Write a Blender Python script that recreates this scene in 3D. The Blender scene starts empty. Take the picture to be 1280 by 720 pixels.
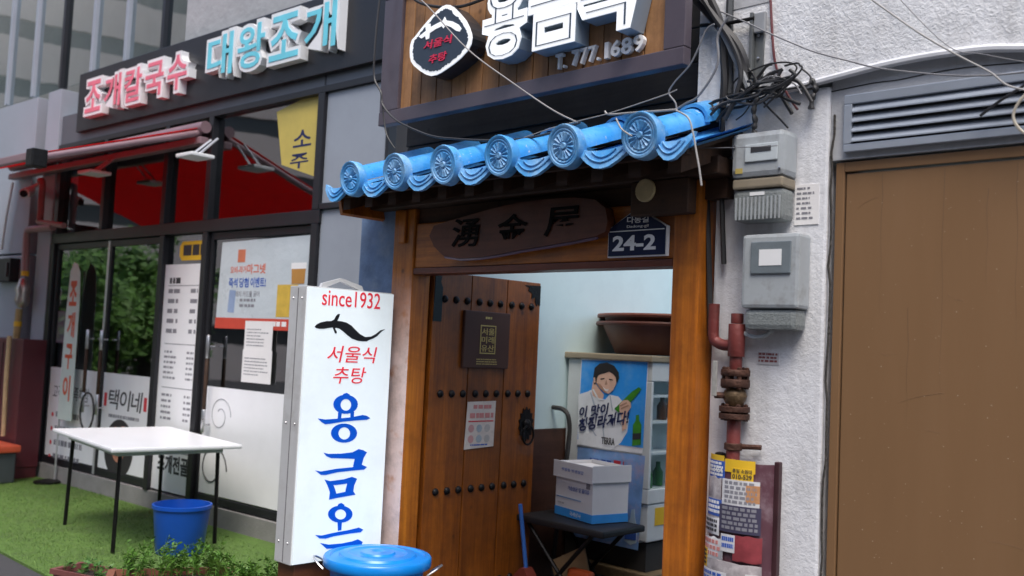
import bpy, bmesh, math, random
from mathutils import Vector, Matrix
random.seed(7)
S = bpy.context.scene
COL = S.collection
rad = math.radians

# ------------------------------------------------------------------ camera
FPX = 1200.0                                   # focal length in pixels of the 1280-wide photograph
YAW, PITCH, ROLL = rad(44.23), rad(3.54), rad(2.66)
CAM = Vector((0, -3.2, 1.5))
_f = Vector((-math.sin(YAW)*math.cos(PITCH), math.cos(YAW)*math.cos(PITCH), math.sin(PITCH)))
_r0 = Vector((math.cos(YAW), math.sin(YAW), 0)); _u0 = _r0.cross(_f)
_r = _r0*math.cos(ROLL)+_u0*math.sin(ROLL); _u = -_r0*math.sin(ROLL)+_u0*math.cos(ROLL)
cd = bpy.data.cameras.new('camera'); cam = bpy.data.objects.new('camera', cd); COL.objects.link(cam)
cam.matrix_world = Matrix(((_r.x,_u.x,-_f.x,CAM.x),(_r.y,_u.y,-_f.y,CAM.y),(_r.z,_u.z,-_f.z,CAM.z),(0,0,0,1)))
cd.sensor_width = 36; cd.lens = 36*FPX/1280; cd.clip_start = .05; cd.clip_end = 600
cd.dof.use_dof = True; cd.dof.focus_distance = 4.3; cd.dof.aperture_fstop = 2.2
S.camera = cam

# ------------------------------------------------------------------ daylight, overcast
SUN_EL, SUN_AZ = rad(60), rad(135)             # azimuth clockwise from +Y
wd = bpy.data.worlds.new('World'); S.world = wd; wd.use_nodes = True
nt = wd.node_tree; bg = nt.nodes['Background']; sky = nt.nodes.new('ShaderNodeTexSky')
sky.sky_type = 'NISHITA'; sky.sun_disc = False; sky.sun_elevation = SUN_EL; sky.sun_rotation = SUN_AZ
sky.air_density = 1.0; sky.dust_density = 3.0; sky.ozone_density = 1.0
nt.links.new(sky.outputs[0], bg.inputs[0]); bg.inputs[1].default_value = .15
sl = bpy.data.lights.new('sun', 'SUN'); sl.energy = 1.5; sl.angle = rad(30); sl.color = (1, .96, .9)
sun = bpy.data.objects.new('sun', sl); COL.objects.link(sun)
sun.rotation_euler = Vector((-math.sin(SUN_AZ)*math.cos(SUN_EL), -math.cos(SUN_AZ)*math.cos(SUN_EL), -math.sin(SUN_EL))).to_track_quat('-Z','Y').to_euler()
vs = S.view_settings; vs.view_transform = 'Standard'; vs.look = 'None'; vs.exposure = 0.82; vs.gamma = 1; vs.use_curve_mapping = False
S.cycles.max_bounces = 8; S.cycles.use_denoising = True

# ------------------------------------------------------------------ frames: vertical planes the street front is built on
class Frame:
    def __init__(s, o, deg):
        s.o = Vector(o); a = rad(deg); s.e = Vector((math.cos(a), math.sin(a), 0)); s.n = Vector((-math.sin(a), math.cos(a), 0))
        s.M = Matrix.Translation(s.o) @ Matrix.Rotation(a, 4, 'Z')
    def uz(s, px, py, v=0):                      # where the sight line through a photo pixel meets the plane v
        d = _f*FPX + _r*(px-640) - _u*(py-360)
        t = ((s.o + s.n*v - CAM).dot(s.n))/d.dot(s.n); q = CAM + d*t - s.o
        return q.dot(s.e), q.z
    def p(s, px, py, v=0):
        u, z = s.uz(px, py, v); return (u, v, z)
def onz(px, py, z):
    d = _f*FPX + _r*(px-640) - _u*(py-360); t = (z-CAM.z)/d.z; return CAM + d*t
G = Frame((0,0,0), 0)            # gate front
L = Frame((-4.6,.8,0), 3.5)      # neighbouring shop front on the left
R = Frame((-2.05,.08,0), 2.6)    # white wall with the steel door on the right
B = Frame((-3.92,-.05,0), 90)    # light box face, square to the front
D = Frame((-3.83,.10,0), 90)     # door leaf folded into the passage
P = Frame((-3.9,0,0), 90)        # passage side wall
W0 = G

# ------------------------------------------------------------------ materials
MATS = {}
def nodes(name):
    m = bpy.data.materials.new(name); m.use_nodes = True
    return m, m.node_tree, m.node_tree.nodes['Principled BSDF']
def mat(name, col, rough=.6, metal=0, var=.12, scale=6, bump=0, bscale=60, bdist=.01, stretch=(1,1,1), rnd=0, coat=0, spec=.5, emit=0, dirt=None, dscale=2.5, damt=.5):
    """plain procedural paint / plastic / metal: base colour broken by two noises, optional dirt patches and relief"""
    if name in MATS: return MATS[name]
    m, t, b = nodes(name); N = t.nodes.new; K = t.links.new
    tc = N('ShaderNodeTexCoord'); mp = N('ShaderNodeMapping'); mp.inputs['Scale'].default_value = stretch
    K(tc.outputs['Object'], mp.inputs[0])
    n = N('ShaderNodeTexNoise'); n.inputs['Scale'].default_value = scale; n.inputs['Detail'].default_value = 6; n.inputs['Roughness'].default_value = .65
    K(mp.outputs[0], n.inputs['Vector'])
    hsv = N('ShaderNodeHueSaturation'); hsv.inputs['Color'].default_value = (*col, 1)
    mr = N('ShaderNodeMapRange'); mr.inputs['From Min'].default_value = .25; mr.inputs['From Max'].default_value = .75
    mr.inputs['To Min'].default_value = 1-var; mr.inputs['To Max'].default_value = 1+var
    K(n.outputs[0], mr.inputs[0]); val = mr.outputs[0]
    if rnd:
        oi = N('ShaderNodeObjectInfo'); r2 = N('ShaderNodeMapRange'); r2.inputs['To Min'].default_value = 1-rnd; r2.inputs['To Max'].default_value = 1+rnd
        K(oi.outputs['Random'], r2.inputs[0]); mu = N('ShaderNodeMath'); mu.operation = 'MULTIPLY'; K(val, mu.inputs[0]); K(r2.outputs[0], mu.inputs[1]); val = mu.outputs[0]
    K(val, hsv.inputs['Value']); out = hsv.outputs[0]
    if dirt:
        n2 = N('ShaderNodeTexNoise'); n2.inputs['Scale'].default_value = dscale; n2.inputs['Detail'].default_value = 9; n2.inputs['Roughness'].default_value = .7
        K(mp.outputs[0], n2.inputs['Vector'])
        rp = N('ShaderNodeMapRange'); rp.inputs['From Min'].default_value = .5; rp.inputs['From Max'].default_value = .72; rp.inputs['To Max'].default_value = damt; K(n2.outputs[0], rp.inputs[0])
        mx = N('ShaderNodeMix'); mx.data_type = 'RGBA'; K(rp.outputs[0], mx.inputs[0]); K(out, mx.inputs[6]); mx.inputs[7].default_value = (*dirt, 1); out = mx.outputs[2]
    K(out, b.inputs['Base Color'])
    b.inputs['Metallic'].default_value = metal; b.inputs['Specular IOR Level'].default_value = spec
    rr = N('ShaderNodeMapRange'); rr.inputs['To Min'].default_value = max(.03, rough-.12); rr.inputs['To Max'].default_value = min(1, rough+.12); K(n.outputs[0], rr.inputs[0]); K(rr.outputs[0], b.inputs['Roughness'])
    if coat: b.inputs['Coat Weight'].default_value = coat; b.inputs['Coat Roughness'].default_value = .15
    if bump:
        nb = N('ShaderNodeTexNoise'); nb.inputs['Scale'].default_value = bscale; nb.inputs['Detail'].default_value = 5; K(mp.outputs[0], nb.inputs['Vector'])
        bp = N('ShaderNodeBump'); bp.inputs['Strength'].default_value = bump; bp.inputs['Distance'].default_value = bdist; K(nb.outputs[0], bp.inputs['Height']); K(bp.outputs[0], b.inputs['Normal'])
    if emit: K(out, b.inputs['Emission Color']); b.inputs['Emission Strength'].default_value = emit
    MATS[name] = m; return m
def wood(name, c1, c2, axis='z', rough=.45, rnd=.15, freq=22, coat=0, bleach=None, knots=True):
    """grain lines running along one axis, per-piece tone, optional bleached lower part"""
    if name in MATS: return MATS[name]
    m, t, b = nodes(name); N = t.nodes.new; K = t.links.new
    tc = N('ShaderNodeTexCoord'); mp = N('ShaderNodeMapping')
    s = {'x':(.05,1,1), 'y':(1,.05,1), 'z':(1,1,.05)}[axis]; mp.inputs['Scale'].default_value = s
    oi = N('ShaderNodeObjectInfo'); ad = N('ShaderNodeVectorMath'); ad.operation = 'ADD'
    sc = N('ShaderNodeMath'); sc.operation = 'MULTIPLY'; sc.inputs[1].default_value = 17; K(oi.outputs['Random'], sc.inputs[0])
    K(tc.outputs['Object'], ad.inputs[0]); K(sc.outputs[0], ad.inputs[1]); K(ad.outputs[0], mp.inputs[0])
    n = N('ShaderNodeTexNoise'); n.inputs['Scale'].default_value = freq; n.inputs['Detail'].default_value = 8; n.inputs['Roughness'].default_value = .6; n.inputs['Distortion'].default_value = .6
    K(mp.outputs[0], n.inputs['Vector'])
    n2 = N('ShaderNodeTexNoise'); n2.inputs['Scale'].default_value = freq*6; n2.inputs['Detail'].default_value = 3; K(mp.outputs[0], n2.inputs['Vector'])
    av = N('ShaderNodeMix'); av.inputs[0].default_value = .35; K(n.outputs[0], av.inputs[2]); K(n2.outputs[0], av.inputs[3])
    cr = N('ShaderNodeValToRGB'); e = cr.color_ramp.elements; e[0].position = .33; e[0].color = (*c2,1); e[1].position = .62; e[1].color = (*c1,1); K(av.outputs[0], cr.inputs[0])
    out = cr.outputs[0]
    if knots:
        vo = N('ShaderNodeTexVoronoi'); vo.inputs['Scale'].default_value = 5; K(ad.outputs[0], vo.inputs['Vector'])
        kr = N('ShaderNodeMapRange'); kr.inputs['From Min'].default_value = .03; kr.inputs['From Max'].default_value = .09; kr.inputs['To Min'].default_value = .45; kr.inputs['To Max'].default_value = 1; K(vo.outputs['Distance'], kr.inputs[0])
        mk = N('ShaderNodeMix'); mk.data_type = 'RGBA'; mk.blend_type = 'MULTIPLY'; mk.inputs[0].default_value = 1; K(out, mk.inputs[6]); K(kr.outputs[0], mk.inputs[7]); out = mk.outputs[2]
    hs = N('ShaderNodeHueSaturation'); mr = N('ShaderNodeMapRange'); mr.inputs['To Min'].default_value = 1-rnd; mr.inputs['To Max'].default_value = 1+rnd
    K(oi.outputs['Random'], mr.inputs[0]); K(mr.outputs[0], hs.inputs['Value']); K(out, hs.inputs['Color']); out = hs.outputs[0]
    if bleach:
        sx = N('ShaderNodeSeparateXYZ'); K(tc.outputs['Object'], sx.inputs[0])
        z0, z1, bc = bleach
        br = N('ShaderNodeMapRange'); br.inputs['From Min'].default_value = z1; br.inputs['From Max'].default_value = z0; K(sx.outputs['Z'], br.inputs[0])
        nw = N('ShaderNodeTexNoise'); nw.inputs['Scale'].default_value = 9; nw.inputs['Detail'].default_value = 8; K(tc.outputs['Object'], nw.inputs['Vector'])
        ml = N('ShaderNodeMath'); ml.operation = 'MULTIPLY'; K(br.outputs[0], ml.inputs[0]); nr = N('ShaderNodeMapRange'); nr.inputs['From Min'].default_value = .22; nr.inputs['From Max'].default_value = .42; K(nw.outputs[0], nr.inputs[0]); K(nr.outputs[0], ml.inputs[1])
        ge = N('ShaderNodeNewGeometry'); sy = N('ShaderNodeSeparateXYZ'); K(ge.outputs['True Normal'], sy.inputs[0]); fm = N('ShaderNodeMath'); fm.operation = 'LESS_THAN'; fm.inputs[1].default_value = -.5; K(sy.outputs['Y'], fm.inputs[0])
        m2 = N('ShaderNodeMath'); m2.operation = 'MULTIPLY'; K(ml.outputs[0], m2.inputs[0]); K(fm.outputs[0], m2.inputs[1]); ml = m2
        mx = N('ShaderNodeMix'); mx.data_type = 'RGBA'; K(ml.outputs[0], mx.inputs[0]); K(out, mx.inputs[6]); mx.inputs[7].default_value = (*bc,1); out = mx.outputs[2]
    ng = N('ShaderNodeTexNoise'); ng.inputs['Scale'].default_value = 4; ng.inputs['Detail'].default_value = 10; ng.inputs['Roughness'].default_value = .75; K(ad.outputs[0], ng.inputs['Vector'])
    gr_ = N('ShaderNodeMapRange'); gr_.inputs['From Min'].default_value = .42; gr_.inputs['From Max'].default_value = .68; gr_.inputs['To Min'].default_value = 1; gr_.inputs['To Max'].default_value = .55; K(ng.outputs[0], gr_.inputs[0])
    mg = N('ShaderNodeMix'); mg.data_type = 'RGBA'; mg.blend_type = 'MULTIPLY'; mg.inputs[0].default_value = 1; K(out, mg.inputs[6]); K(gr_.outputs[0], mg.inputs[7]); out = mg.outputs[2]
    K(out, b.inputs['Base Color']); b.inputs['Roughness'].default_value = rough
    if coat: b.inputs['Coat Weight'].default_value = coat; b.inputs['Coat Roughness'].default_value = .2
    bp = N('ShaderNodeBump'); bp.inputs['Strength'].default_value = .25; bp.inputs['Distance'].default_value = .004; K(av.outputs[0], bp.inputs['Height']); K(bp.outputs[0], b.inputs['Normal'])
    MATS[name] = m; return m
def stucco(name, col, bscale, strength, dist, dirt=(.35,.34,.33)):
    if name in MATS: return MATS[name]
    m, t, b = nodes(name); N = t.nodes.new; K = t.links.new
    tc = N('ShaderNodeTexCoord')
    n = N('ShaderNodeTexNoise'); n.inputs['Scale'].default_value = bscale; n.inputs['Detail'].default_value = 4; n.inputs['Roughness'].default_value = .55; n.inputs['Distortion'].default_value = .8; K(tc.outputs['Object'], n.inputs['Vector'])
    n3 = N('ShaderNodeTexNoise'); n3.inputs['Scale'].default_value = bscale*.22; n3.inputs['Detail'].default_value = 3; K(tc.outputs['Object'], n3.inputs['Vector'])
    ad = N('ShaderNodeMath'); ad.operation = 'MULTIPLY_ADD'; ad.inputs[1].default_value = 1.3; K(n3.outputs[0], ad.inputs[0]); K(n.outputs[0], ad.inputs[2])
    bp = N('ShaderNodeBump'); bp.inputs['Strength'].default_value = strength; bp.inputs['Distance'].default_value = dist; K(ad.outputs[0], bp.inputs['Height']); K(bp.outputs[0], b.inputs['Normal'])
    mp = N('ShaderNodeMapping'); mp.inputs['Scale'].default_value = (1,1,.35); K(tc.outputs['Object'], mp.inputs[0])
    n2 = N('ShaderNodeTexNoise'); n2.inputs['Scale'].default_value = 5; n2.inputs['Detail'].default_value = 10; n2.inputs['Roughness'].default_value = .72; K(mp.outputs[0], n2.inputs['Vector'])
    mr = N('ShaderNodeMapRange'); mr.inputs['From Min'].default_value = .5; mr.inputs['From Max'].default_value = .8; mr.inputs['To Max'].default_value = .6; K(n2.outputs[0], mr.inputs[0])
    mx = N('ShaderNodeMix'); mx.data_type = 'RGBA'; K(mr.outputs[0], mx.inputs[0]); mx.inputs[6].default_value = (*col,1); mx.inputs[7].default_value = (*dirt,1)
    ms = N('ShaderNodeMapping'); ms.inputs['Scale'].default_value = (22,22,.9); K(tc.outputs['Object'], ms.inputs[0])
    ns = N('ShaderNodeTexNoise'); ns.inputs['Scale'].default_value = 1; ns.inputs['Detail'].default_value = 6; ns.inputs['Roughness'].default_value = .6; K(ms.outputs[0], ns.inputs['Vector'])
    nl = N('ShaderNodeTexNoise'); nl.inputs['Scale'].default_value = 2.2; nl.inputs['Detail'].default_value = 4; K(tc.outputs['Object'], nl.inputs['Vector'])
    sm_ = N('ShaderNodeMath'); sm_.operation = 'MULTIPLY'; K(ns.outputs[0], sm_.inputs[0]); K(nl.outputs[0], sm_.inputs[1])
    sr = N('ShaderNodeMapRange'); sr.inputs['From Min'].default_value = .26; sr.inputs['From Max'].default_value = .42; sr.inputs['To Max'].default_value = .28; K(sm_.outputs[0], sr.inputs[0])
    m3 = N('ShaderNodeMix'); m3.data_type = 'RGBA'; K(sr.outputs[0], m3.inputs[0]); K(mx.outputs[2], m3.inputs[6]); m3.inputs[7].default_value = (dirt[0]*.75,dirt[1]*.74,dirt[2]*.72,1); mx = m3
    K(mx.outputs[2], b.inputs['Base Color']); b.inputs['Roughness'].default_value = .7; b.inputs['Specular IOR Level'].default_value = .35
    MATS[name] = m; return m
def chipped(name, col, fade, rough):
    """painted cement tile: sun-faded patches, pale chips and dark grime specks"""
    m, t, b = nodes(name); N = t.nodes.new; K = t.links.new; tc = N('ShaderNodeTexCoord'); oi = N('ShaderNodeObjectInfo')
    def nz(sc, det, ro, lo, hi, to):
        n = N('ShaderNodeTexNoise'); n.inputs['Scale'].default_value = sc; n.inputs['Detail'].default_value = det; n.inputs['Roughness'].default_value = ro; K(tc.outputs['Object'], n.inputs['Vector'])
        q = N('ShaderNodeMapRange'); q.inputs['From Min'].default_value = lo; q.inputs['From Max'].default_value = hi; q.inputs['To Max'].default_value = to; K(n.outputs[0], q.inputs[0]); return q.outputs[0]
    def mixc(f, a, c):
        x = N('ShaderNodeMix'); x.data_type = 'RGBA'; K(f, x.inputs[0]); K(a, x.inputs[6]); x.inputs[7].default_value = (*c,1); return x.outputs[2]
    h = N('ShaderNodeHueSaturation'); h.inputs['Color'].default_value = (*col,1); v = N('ShaderNodeMapRange'); v.inputs['To Min'].default_value = .88; v.inputs['To Max'].default_value = 1.12; K(oi.outputs['Random'], v.inputs[0]); K(v.outputs[0], h.inputs['Value'])
    o = mixc(nz(7,8,.7,.42,.68,.75), h.outputs[0], fade); o = mixc(nz(45,6,.6,.64,.70,.85), o, (.55,.62,.68)); o = mixc(nz(19,9,.75,.56,.70,.65), o, (col[0]*.35+.01,col[1]*.3,col[2]*.28))
    K(o, b.inputs['Base Color']); K(nz(30,4,.5,0,1,rough*2), b.inputs['Roughness'])
    nb = N('ShaderNodeTexNoise'); nb.inputs['Scale'].default_value = 55; nb.inputs['Detail'].default_value = 6; K(tc.outputs['Object'], nb.inputs['Vector']); bp = N('ShaderNodeBump'); bp.inputs['Strength'].default_value = .25; bp.inputs['Distance'].default_value = .006; K(nb.outputs[0], bp.inputs['Height']); K(bp.outputs[0], b.inputs['Normal'])
    MATS[name] = m; return m
def glass(name, tint=(.55,.6,.6), ior=1.75, rough=.015):
    if name in MATS: return MATS[name]
    m, t, b = nodes(name); N = t.nodes.new; K = t.links.new; t.nodes.remove(b); o = t.nodes['Material Output']
    tr = N('ShaderNodeBsdfTransparent'); tr.inputs[0].default_value = (*tint,1); gl = N('ShaderNodeBsdfGlossy'); gl.inputs['Roughness'].default_value = rough; gl.inputs[0].default_value = (.92,.95,.97,1)
    fr = N('ShaderNodeFresnel'); fr.inputs[0].default_value = ior; mx = N('ShaderNodeMixShader')
    tc = N('ShaderNodeTexCoord'); n = N('ShaderNodeTexNoise'); n.inputs['Scale'].default_value = 1.1; K(tc.outputs['Object'], n.inputs['Vector']); bp = N('ShaderNodeBump'); bp.inputs['Strength'].default_value = .12; bp.inputs['Distance'].default_value = .02; K(n.outputs[0], bp.inputs['Height']); K(bp.outputs[0], gl.inputs['Normal'])
    ge = N('ShaderNodeNewGeometry'); iv = N('ShaderNodeMath'); iv.operation = 'SUBTRACT'; iv.inputs[0].default_value = 1; K(ge.outputs['Backfacing'], iv.inputs[1]); ff = N('ShaderNodeMath'); ff.operation = 'MULTIPLY'; K(fr.outputs[0], ff.inputs[0]); K(iv.outputs[0], ff.inputs[1])   # only the outer face mirrors
    K(ff.outputs[0], mx.inputs[0]); K(tr.outputs[0], mx.inputs[1]); K(gl.outputs[0], mx.inputs[2]); K(mx.outputs[0], o.inputs[0])
    MATS[name] = m; return m

WOOD_POST = wood('post wood', (.58,.19,.014), (.30,.08,.006), 'z', .45, .08, 14, .1, bleach=(1.4,1.88,(.74,.58,.53)))
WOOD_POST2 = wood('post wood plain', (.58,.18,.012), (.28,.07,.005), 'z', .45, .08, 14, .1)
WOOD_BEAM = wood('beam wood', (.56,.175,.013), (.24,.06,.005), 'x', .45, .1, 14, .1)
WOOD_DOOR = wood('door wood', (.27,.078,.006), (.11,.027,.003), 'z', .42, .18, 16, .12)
WOOD_DARK = wood('dark eave wood', (.065,.028,.012), (.028,.012,.006), 'x', .7, .2, 12)
WOOD_NAME = wood('name board wood', (.14,.040,.016), (.07,.018,.008), 'x', .5, .05, 9, 0)
WOOD_SIGN = wood('sign plank wood', (.42,.215,.09), (.25,.12,.048), 'z', .55, .22, 12, 0, None)
WOOD_OLD = wood('old grey boards', (.035,.031,.03), (.016,.015,.015), 'x', .75, .2, 9)
SIGN_FRAME = mat('sign frame paint', (.085,.068,.085), .42, 0, .15, 5, dirt=(.15,.13,.15), dscale=3, damt=.35, coat=.2)
TILE = chipped('blue painted tile', (.045,.30,.72), (.16,.46,.80), .38)
TILE_END = chipped('blue tile end', (.07,.33,.70), (.34,.56,.78), .45)
IRON = mat('black iron', (.016,.015,.015), .45, .7, .3, 20, bump=.3)
STEEL = mat('brushed steel', (.55,.55,.56), .3, .9, .08)
ALU = mat('aluminium', (.62,.63,.65), .38, .6, .06, 8)
GREYPAINT = mat('grey wall panel', (.29,.32,.37), .42, 0, .06, 3, dirt=(.22,.24,.28), damt=.3)
DARKPANEL = mat('dark aluminium frame', (.022,.022,.026), .35, .3, .15)
GREYDARK = mat('dark grey fascia panel', (.10,.11,.13), .35, .2, .1)
CREAM = mat('cream paint', (.62,.55,.40), .6)
WHITE = mat('white plastic', (.78,.79,.80), .4, 0, .04)
PAPER = mat('white paper', (.76,.75,.75), .75, 0, .05, 4)
PAPER_OLD = mat('crumpled paper', (.62,.55,.48), .8, 0, .1, 8, bump=.5, bscale=14, bdist=.02)
VINYL = mat('white vinyl sheet', (.82,.83,.86), .4, 0, .03)
INK = mat('dark ink', (.03,.03,.035), .6, 0, 0)
INKGREY = mat('grey ink', (.22,.22,.25), .6, 0, 0)
INKRED = mat('red ink', (.62,.035,.05), .6, 0, 0)
INKBLUE = mat('blue ink', (.03,.10,.42), .6, 0, 0)
INKNAVY = mat('navy ink', (.012,.02,.09), .6, 0, 0)
INKYEL = mat('yellow print', (.72,.45,.02), .6, 0, .05)
INKWHITE = mat('white print', (.8,.8,.8), .6, 0, 0)
GOLD = mat('gold lettering', (.55,.40,.14), .4, .5, .1)
PRINTBLUE = mat('sky blue print', (.03,.32,.88), .35, 0, .15, 3, dirt=(.25,.55,.9), dscale=4, damt=.6)
GLASS = glass('shop glass', (.78,.83,.83), 2.7)
GLASSF = glass('cooler glass', (.92,.95,.95), 1.3)
WIRE = mat('black cable', (.02,.02,.022), .5, 0, .2)
WIREG = mat('grey cable', (.20,.20,.21), .5, 0, .2)
WIREW = mat('pale cable', (.34,.33,.32), .5, 0, .15)
REDPIPE = mat('red oxide gas pipe', (.16,.030,.026), .5, .1, .25, 14, bump=.25, dirt=(.05,.025,.02), dscale=7, damt=.8)
RUST = mat('rusted iron fitting', (.075,.033,.022), .65, .5, .35, 22, bump=.6, dirt=(.02,.012,.01), dscale=9, damt=.8)
BROWNSTEEL = mat('brown painted steel', (.215,.122,.060), .42, 0, .10, 2.2, stretch=(1,1,.15), spec=.3, bump=.12, bscale=2.2, bdist=.03, dirt=(.235,.142,.078), dscale=4, damt=.35)
STUC = stucco('white rough stucco', (.71,.72,.75), 85, .30, .010)
STUC2 = stucco('white coarse stucco', (.73,.74,.76), 75, .45, .012)
PLASTER = stucco('grey plaster', (.46,.47,.49), 60, .3, .006, (.25,.25,.26))
ASPHALT = mat('asphalt', (.05,.05,.053), .85, 0, .3, 40, bump=.5, bscale=300, bdist=.004)
TURF = mat('artificial turf', (.095,.18,.032), .8, 0, .35, 30, bump=.8, bscale=240, bdist=.01, dirt=(.06,.10,.025), dscale=1.6, damt=.8)
BLUEWALL = mat('blue marbled plaster', (.15,.23,.38), .6, 0, .3, 9, bump=.3, bscale=30, dirt=(.30,.36,.44), dscale=6, damt=.7)
PALEBLUE = mat('pale blue wall paint', (.56,.72,.74), .5, 0, .06, 2, dirt=(.40,.55,.58), damt=.3)
WAINS = wood('brown wainscot', (.075,.030,.018), (.045,.018,.012), 'y', .5, .05, 8)
CONCRETE = mat('concrete', (.24,.235,.23), .8, 0, .2, 5, bump=.3)
DARKROOM = mat('dark interior', (.03,.028,.026), .8, 0, .2)
AWN = mat('red awning fabric', (.55,.012,.022), .7, 0, .08)
MAUVE = mat('awning bar paint', (.26,.17,.19), .4, .2, .1)

# ------------------------------------------------------------------ mesh builder
class MB:
    def __init__(s): s.v = []; s.f = []; s.sm = []
    def add(s, vs, fs, smooth=False):
        o = len(s.v); s.v += [tuple(x) for x in vs]; s.f += [tuple(i+o for i in f) for f in fs]; s.sm += [smooth]*len(fs); return s
    def box(s, x0, x1, y0, y1, z0, z1, b=0):
        if x0>x1: x0,x1=x1,x0
        if y0>y1: y0,y1=y1,y0
        if z0>z1: z0,z1=z1,z0
        if not b:
            return s.add([(x,y,z) for z in (z0,z1) for y in (y0,y1) for x in (x0,x1)], [(0,2,3,1),(4,5,7,6),(0,1,5,4),(2,6,7,3),(0,4,6,2),(1,3,7,5)])
        bm = bmesh.new(); r = bmesh.ops.create_cube(bm, size=1)
        for v in bm.verts: v.co = Vector((x0+(x1-x0)*(v.co.x+.5), y0+(y1-y0)*(v.co.y+.5), z0+(z1-z0)*(v.co.z+.5)))
        bmesh.ops.bevel(bm, geom=bm.edges[:], offset=min(b,(x1-x0)*.45,(y1-y0)*.45,(z1-z0)*.45), segments=2, profile=.6, affect='EDGES')
        return s.bm(bm)
    def bm(s, bm, smooth=False):
        bm.verts.index_update(); s.add([v.co[:] for v in bm.verts], [[v.index for v in f.verts] for f in bm.faces], smooth); bm.free(); return s
    def tube(s, path, r, n=6, r1=None, cap=True):
        P_ = [Vector(q) for q in path]; m = len(P_); vs = []; up = Vector((.13,.27,1)).normalized()
        for i, q in enumerate(P_):
            d = (P_[min(i+1,m-1)]-P_[max(i-1,0)]).normalized(); a = d.cross(up)
            if a.length < .05: a = d.cross(Vector((1,0,0)))
            a.normalize(); c = d.cross(a); rr = r if r1 is None else r+(r1-r)*i/(m-1)
            if isinstance(r,(list,tuple)): rr = r[i]
            vs += [q+(a*math.cos(2*math.pi*k/n)+c*math.sin(2*math.pi*k/n))*rr for k in range(n)]
        fs = [(i*n+k, i*n+(k+1)%n, (i+1)*n+(k+1)%n, (i+1)*n+k) for i in range(m-1) for k in range(n)]
        s.add(vs, fs, True)
        if cap: o = len(s.v)-len(vs); s.f += [tuple(o+k for k in range(n)), tuple(o+(m-1)*n+k for k in reversed(range(n)))]; s.sm += [False]*2
        return s
    def lathe(s, prof, c, n=24, axis='z', sq=None):
        vs = []
        for r, h in prof:
            for k in range(n):
                a = 2*math.pi*k/n; x, y = r*math.cos(a), r*math.sin(a)
                vs.append({'z':(c[0]+x,c[1]+y,c[2]+h), 'y':(c[0]+x,c[1]+h,c[2]+y), 'x':(c[0]+h,c[1]+x,c[2]+y)}[axis])
        m = len(prof)
        return s.add(vs, [(i*n+k, i*n+(k+1)%n, (i+1)*n+(k+1)%n, (i+1)*n+k) for i in range(m-1) for k in range(n)]+[tuple(reversed(range(n))), tuple((m-1)*n+k for k in range(n))], True)
    def prism(s, poly, v0, v1, smooth=False):       # outline in (u, z), thickness from v0 to v1
        n = len(poly); vs = [(a,v0,b) for a,b in poly]+[(a,v1,b) for a,b in poly]
        return s.add(vs, [tuple(range(n)), tuple(reversed(range(n,2*n)))]+[(i,n+i,n+(i+1)%n,(i+1)%n) for i in range(n)], smooth)
    def hprism(s, poly, z0, z1):                    # outline in (u, v), thickness in z
        n = len(poly); vs = [(a,b,z0) for a,b in poly]+[(a,b,z1) for a,b in poly]
        return s.add(vs, [tuple(reversed(range(n))), tuple(range(n,2*n))]+[(i,(i+1)%n,n+(i+1)%n,n+i) for i in range(n)])
def smoothpath(pts, k=5):
    P_ = [Vector(p) for p in pts]; out = []
    for i in range(len(P_)-1):
        a, b, c, d = P_[max(i-1,0)], P_[i], P_[i+1], P_[min(i+2,len(P_)-1)]
        for j in range(k):
            t = j/k; out.append(.5*((2*b)+(c-a)*t+(2*a-5*b+4*c-d)*t*t+(3*b-a-3*c+d)*t**3))
    return out+[P_[-1]]

LOC = {}                                            # frame-space origin of each thing
def mesh_of(name, mb, m, off):
    me = bpy.data.meshes.new(name); o = Vector(off)
    me.from_pydata([tuple(Vector(v)-o) for v in mb.v], [], mb.f)
    bm = bmesh.new(); bm.from_mesh(me); bmesh.ops.recalc_face_normals(bm, faces=bm.faces[:]); bm.to_mesh(me); bm.free()
    for p, sm in zip(me.polygons, mb.sm): p.use_smooth = sm
    if any(mb.sm):
        try: me.set_sharp_from_angle(angle=rad(40))
        except Exception: pass
    me.materials.append(m); return me
def tag(o, label, cat, group=None, kind=None):
    if label: o['label'] = label
    if cat: o['category'] = cat
    if group: o['group'] = group
    if kind: o['kind'] = kind
    return o
def thing(name, label, cat, fr, loc, group=None):
    o = bpy.data.objects.new(name, None); COL.objects.link(o); o.empty_display_size = .1
    o.matrix_world = fr.M @ Matrix.Translation(Vector(loc)); LOC[o.name] = Vector(loc)
    return tag(o, label, cat, group)
def part(name, mb, m, par, label=None, kind=None):
    loc = LOC[par.name]; o = bpy.data.objects.new(name, mesh_of(name, mb, m, loc)); COL.objects.link(o); o.parent = par; LOC[o.name] = loc
    if label: o['label'] = label
    if kind: o['kind'] = kind
    return o
def solo(name, mb, m, fr, label, cat, group=None, kind=None):
    xs, ys, zs = zip(*mb.v); loc = Vector(((min(xs)+max(xs))/2, (min(ys)+max(ys))/2, min(zs)))
    o = bpy.data.objects.new(name, mesh_of(name, mb, m, loc)); COL.objects.link(o); o.matrix_world = fr.M @ Matrix.Translation(loc); LOC[o.name] = loc
    return tag(o, label, cat, group, kind)
def struct(name, mb, m, fr=G): return solo(name, mb, m, fr, None, None, None, 'structure')
def box(*a, b=0): return MB().box(*a, b=b)

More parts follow.
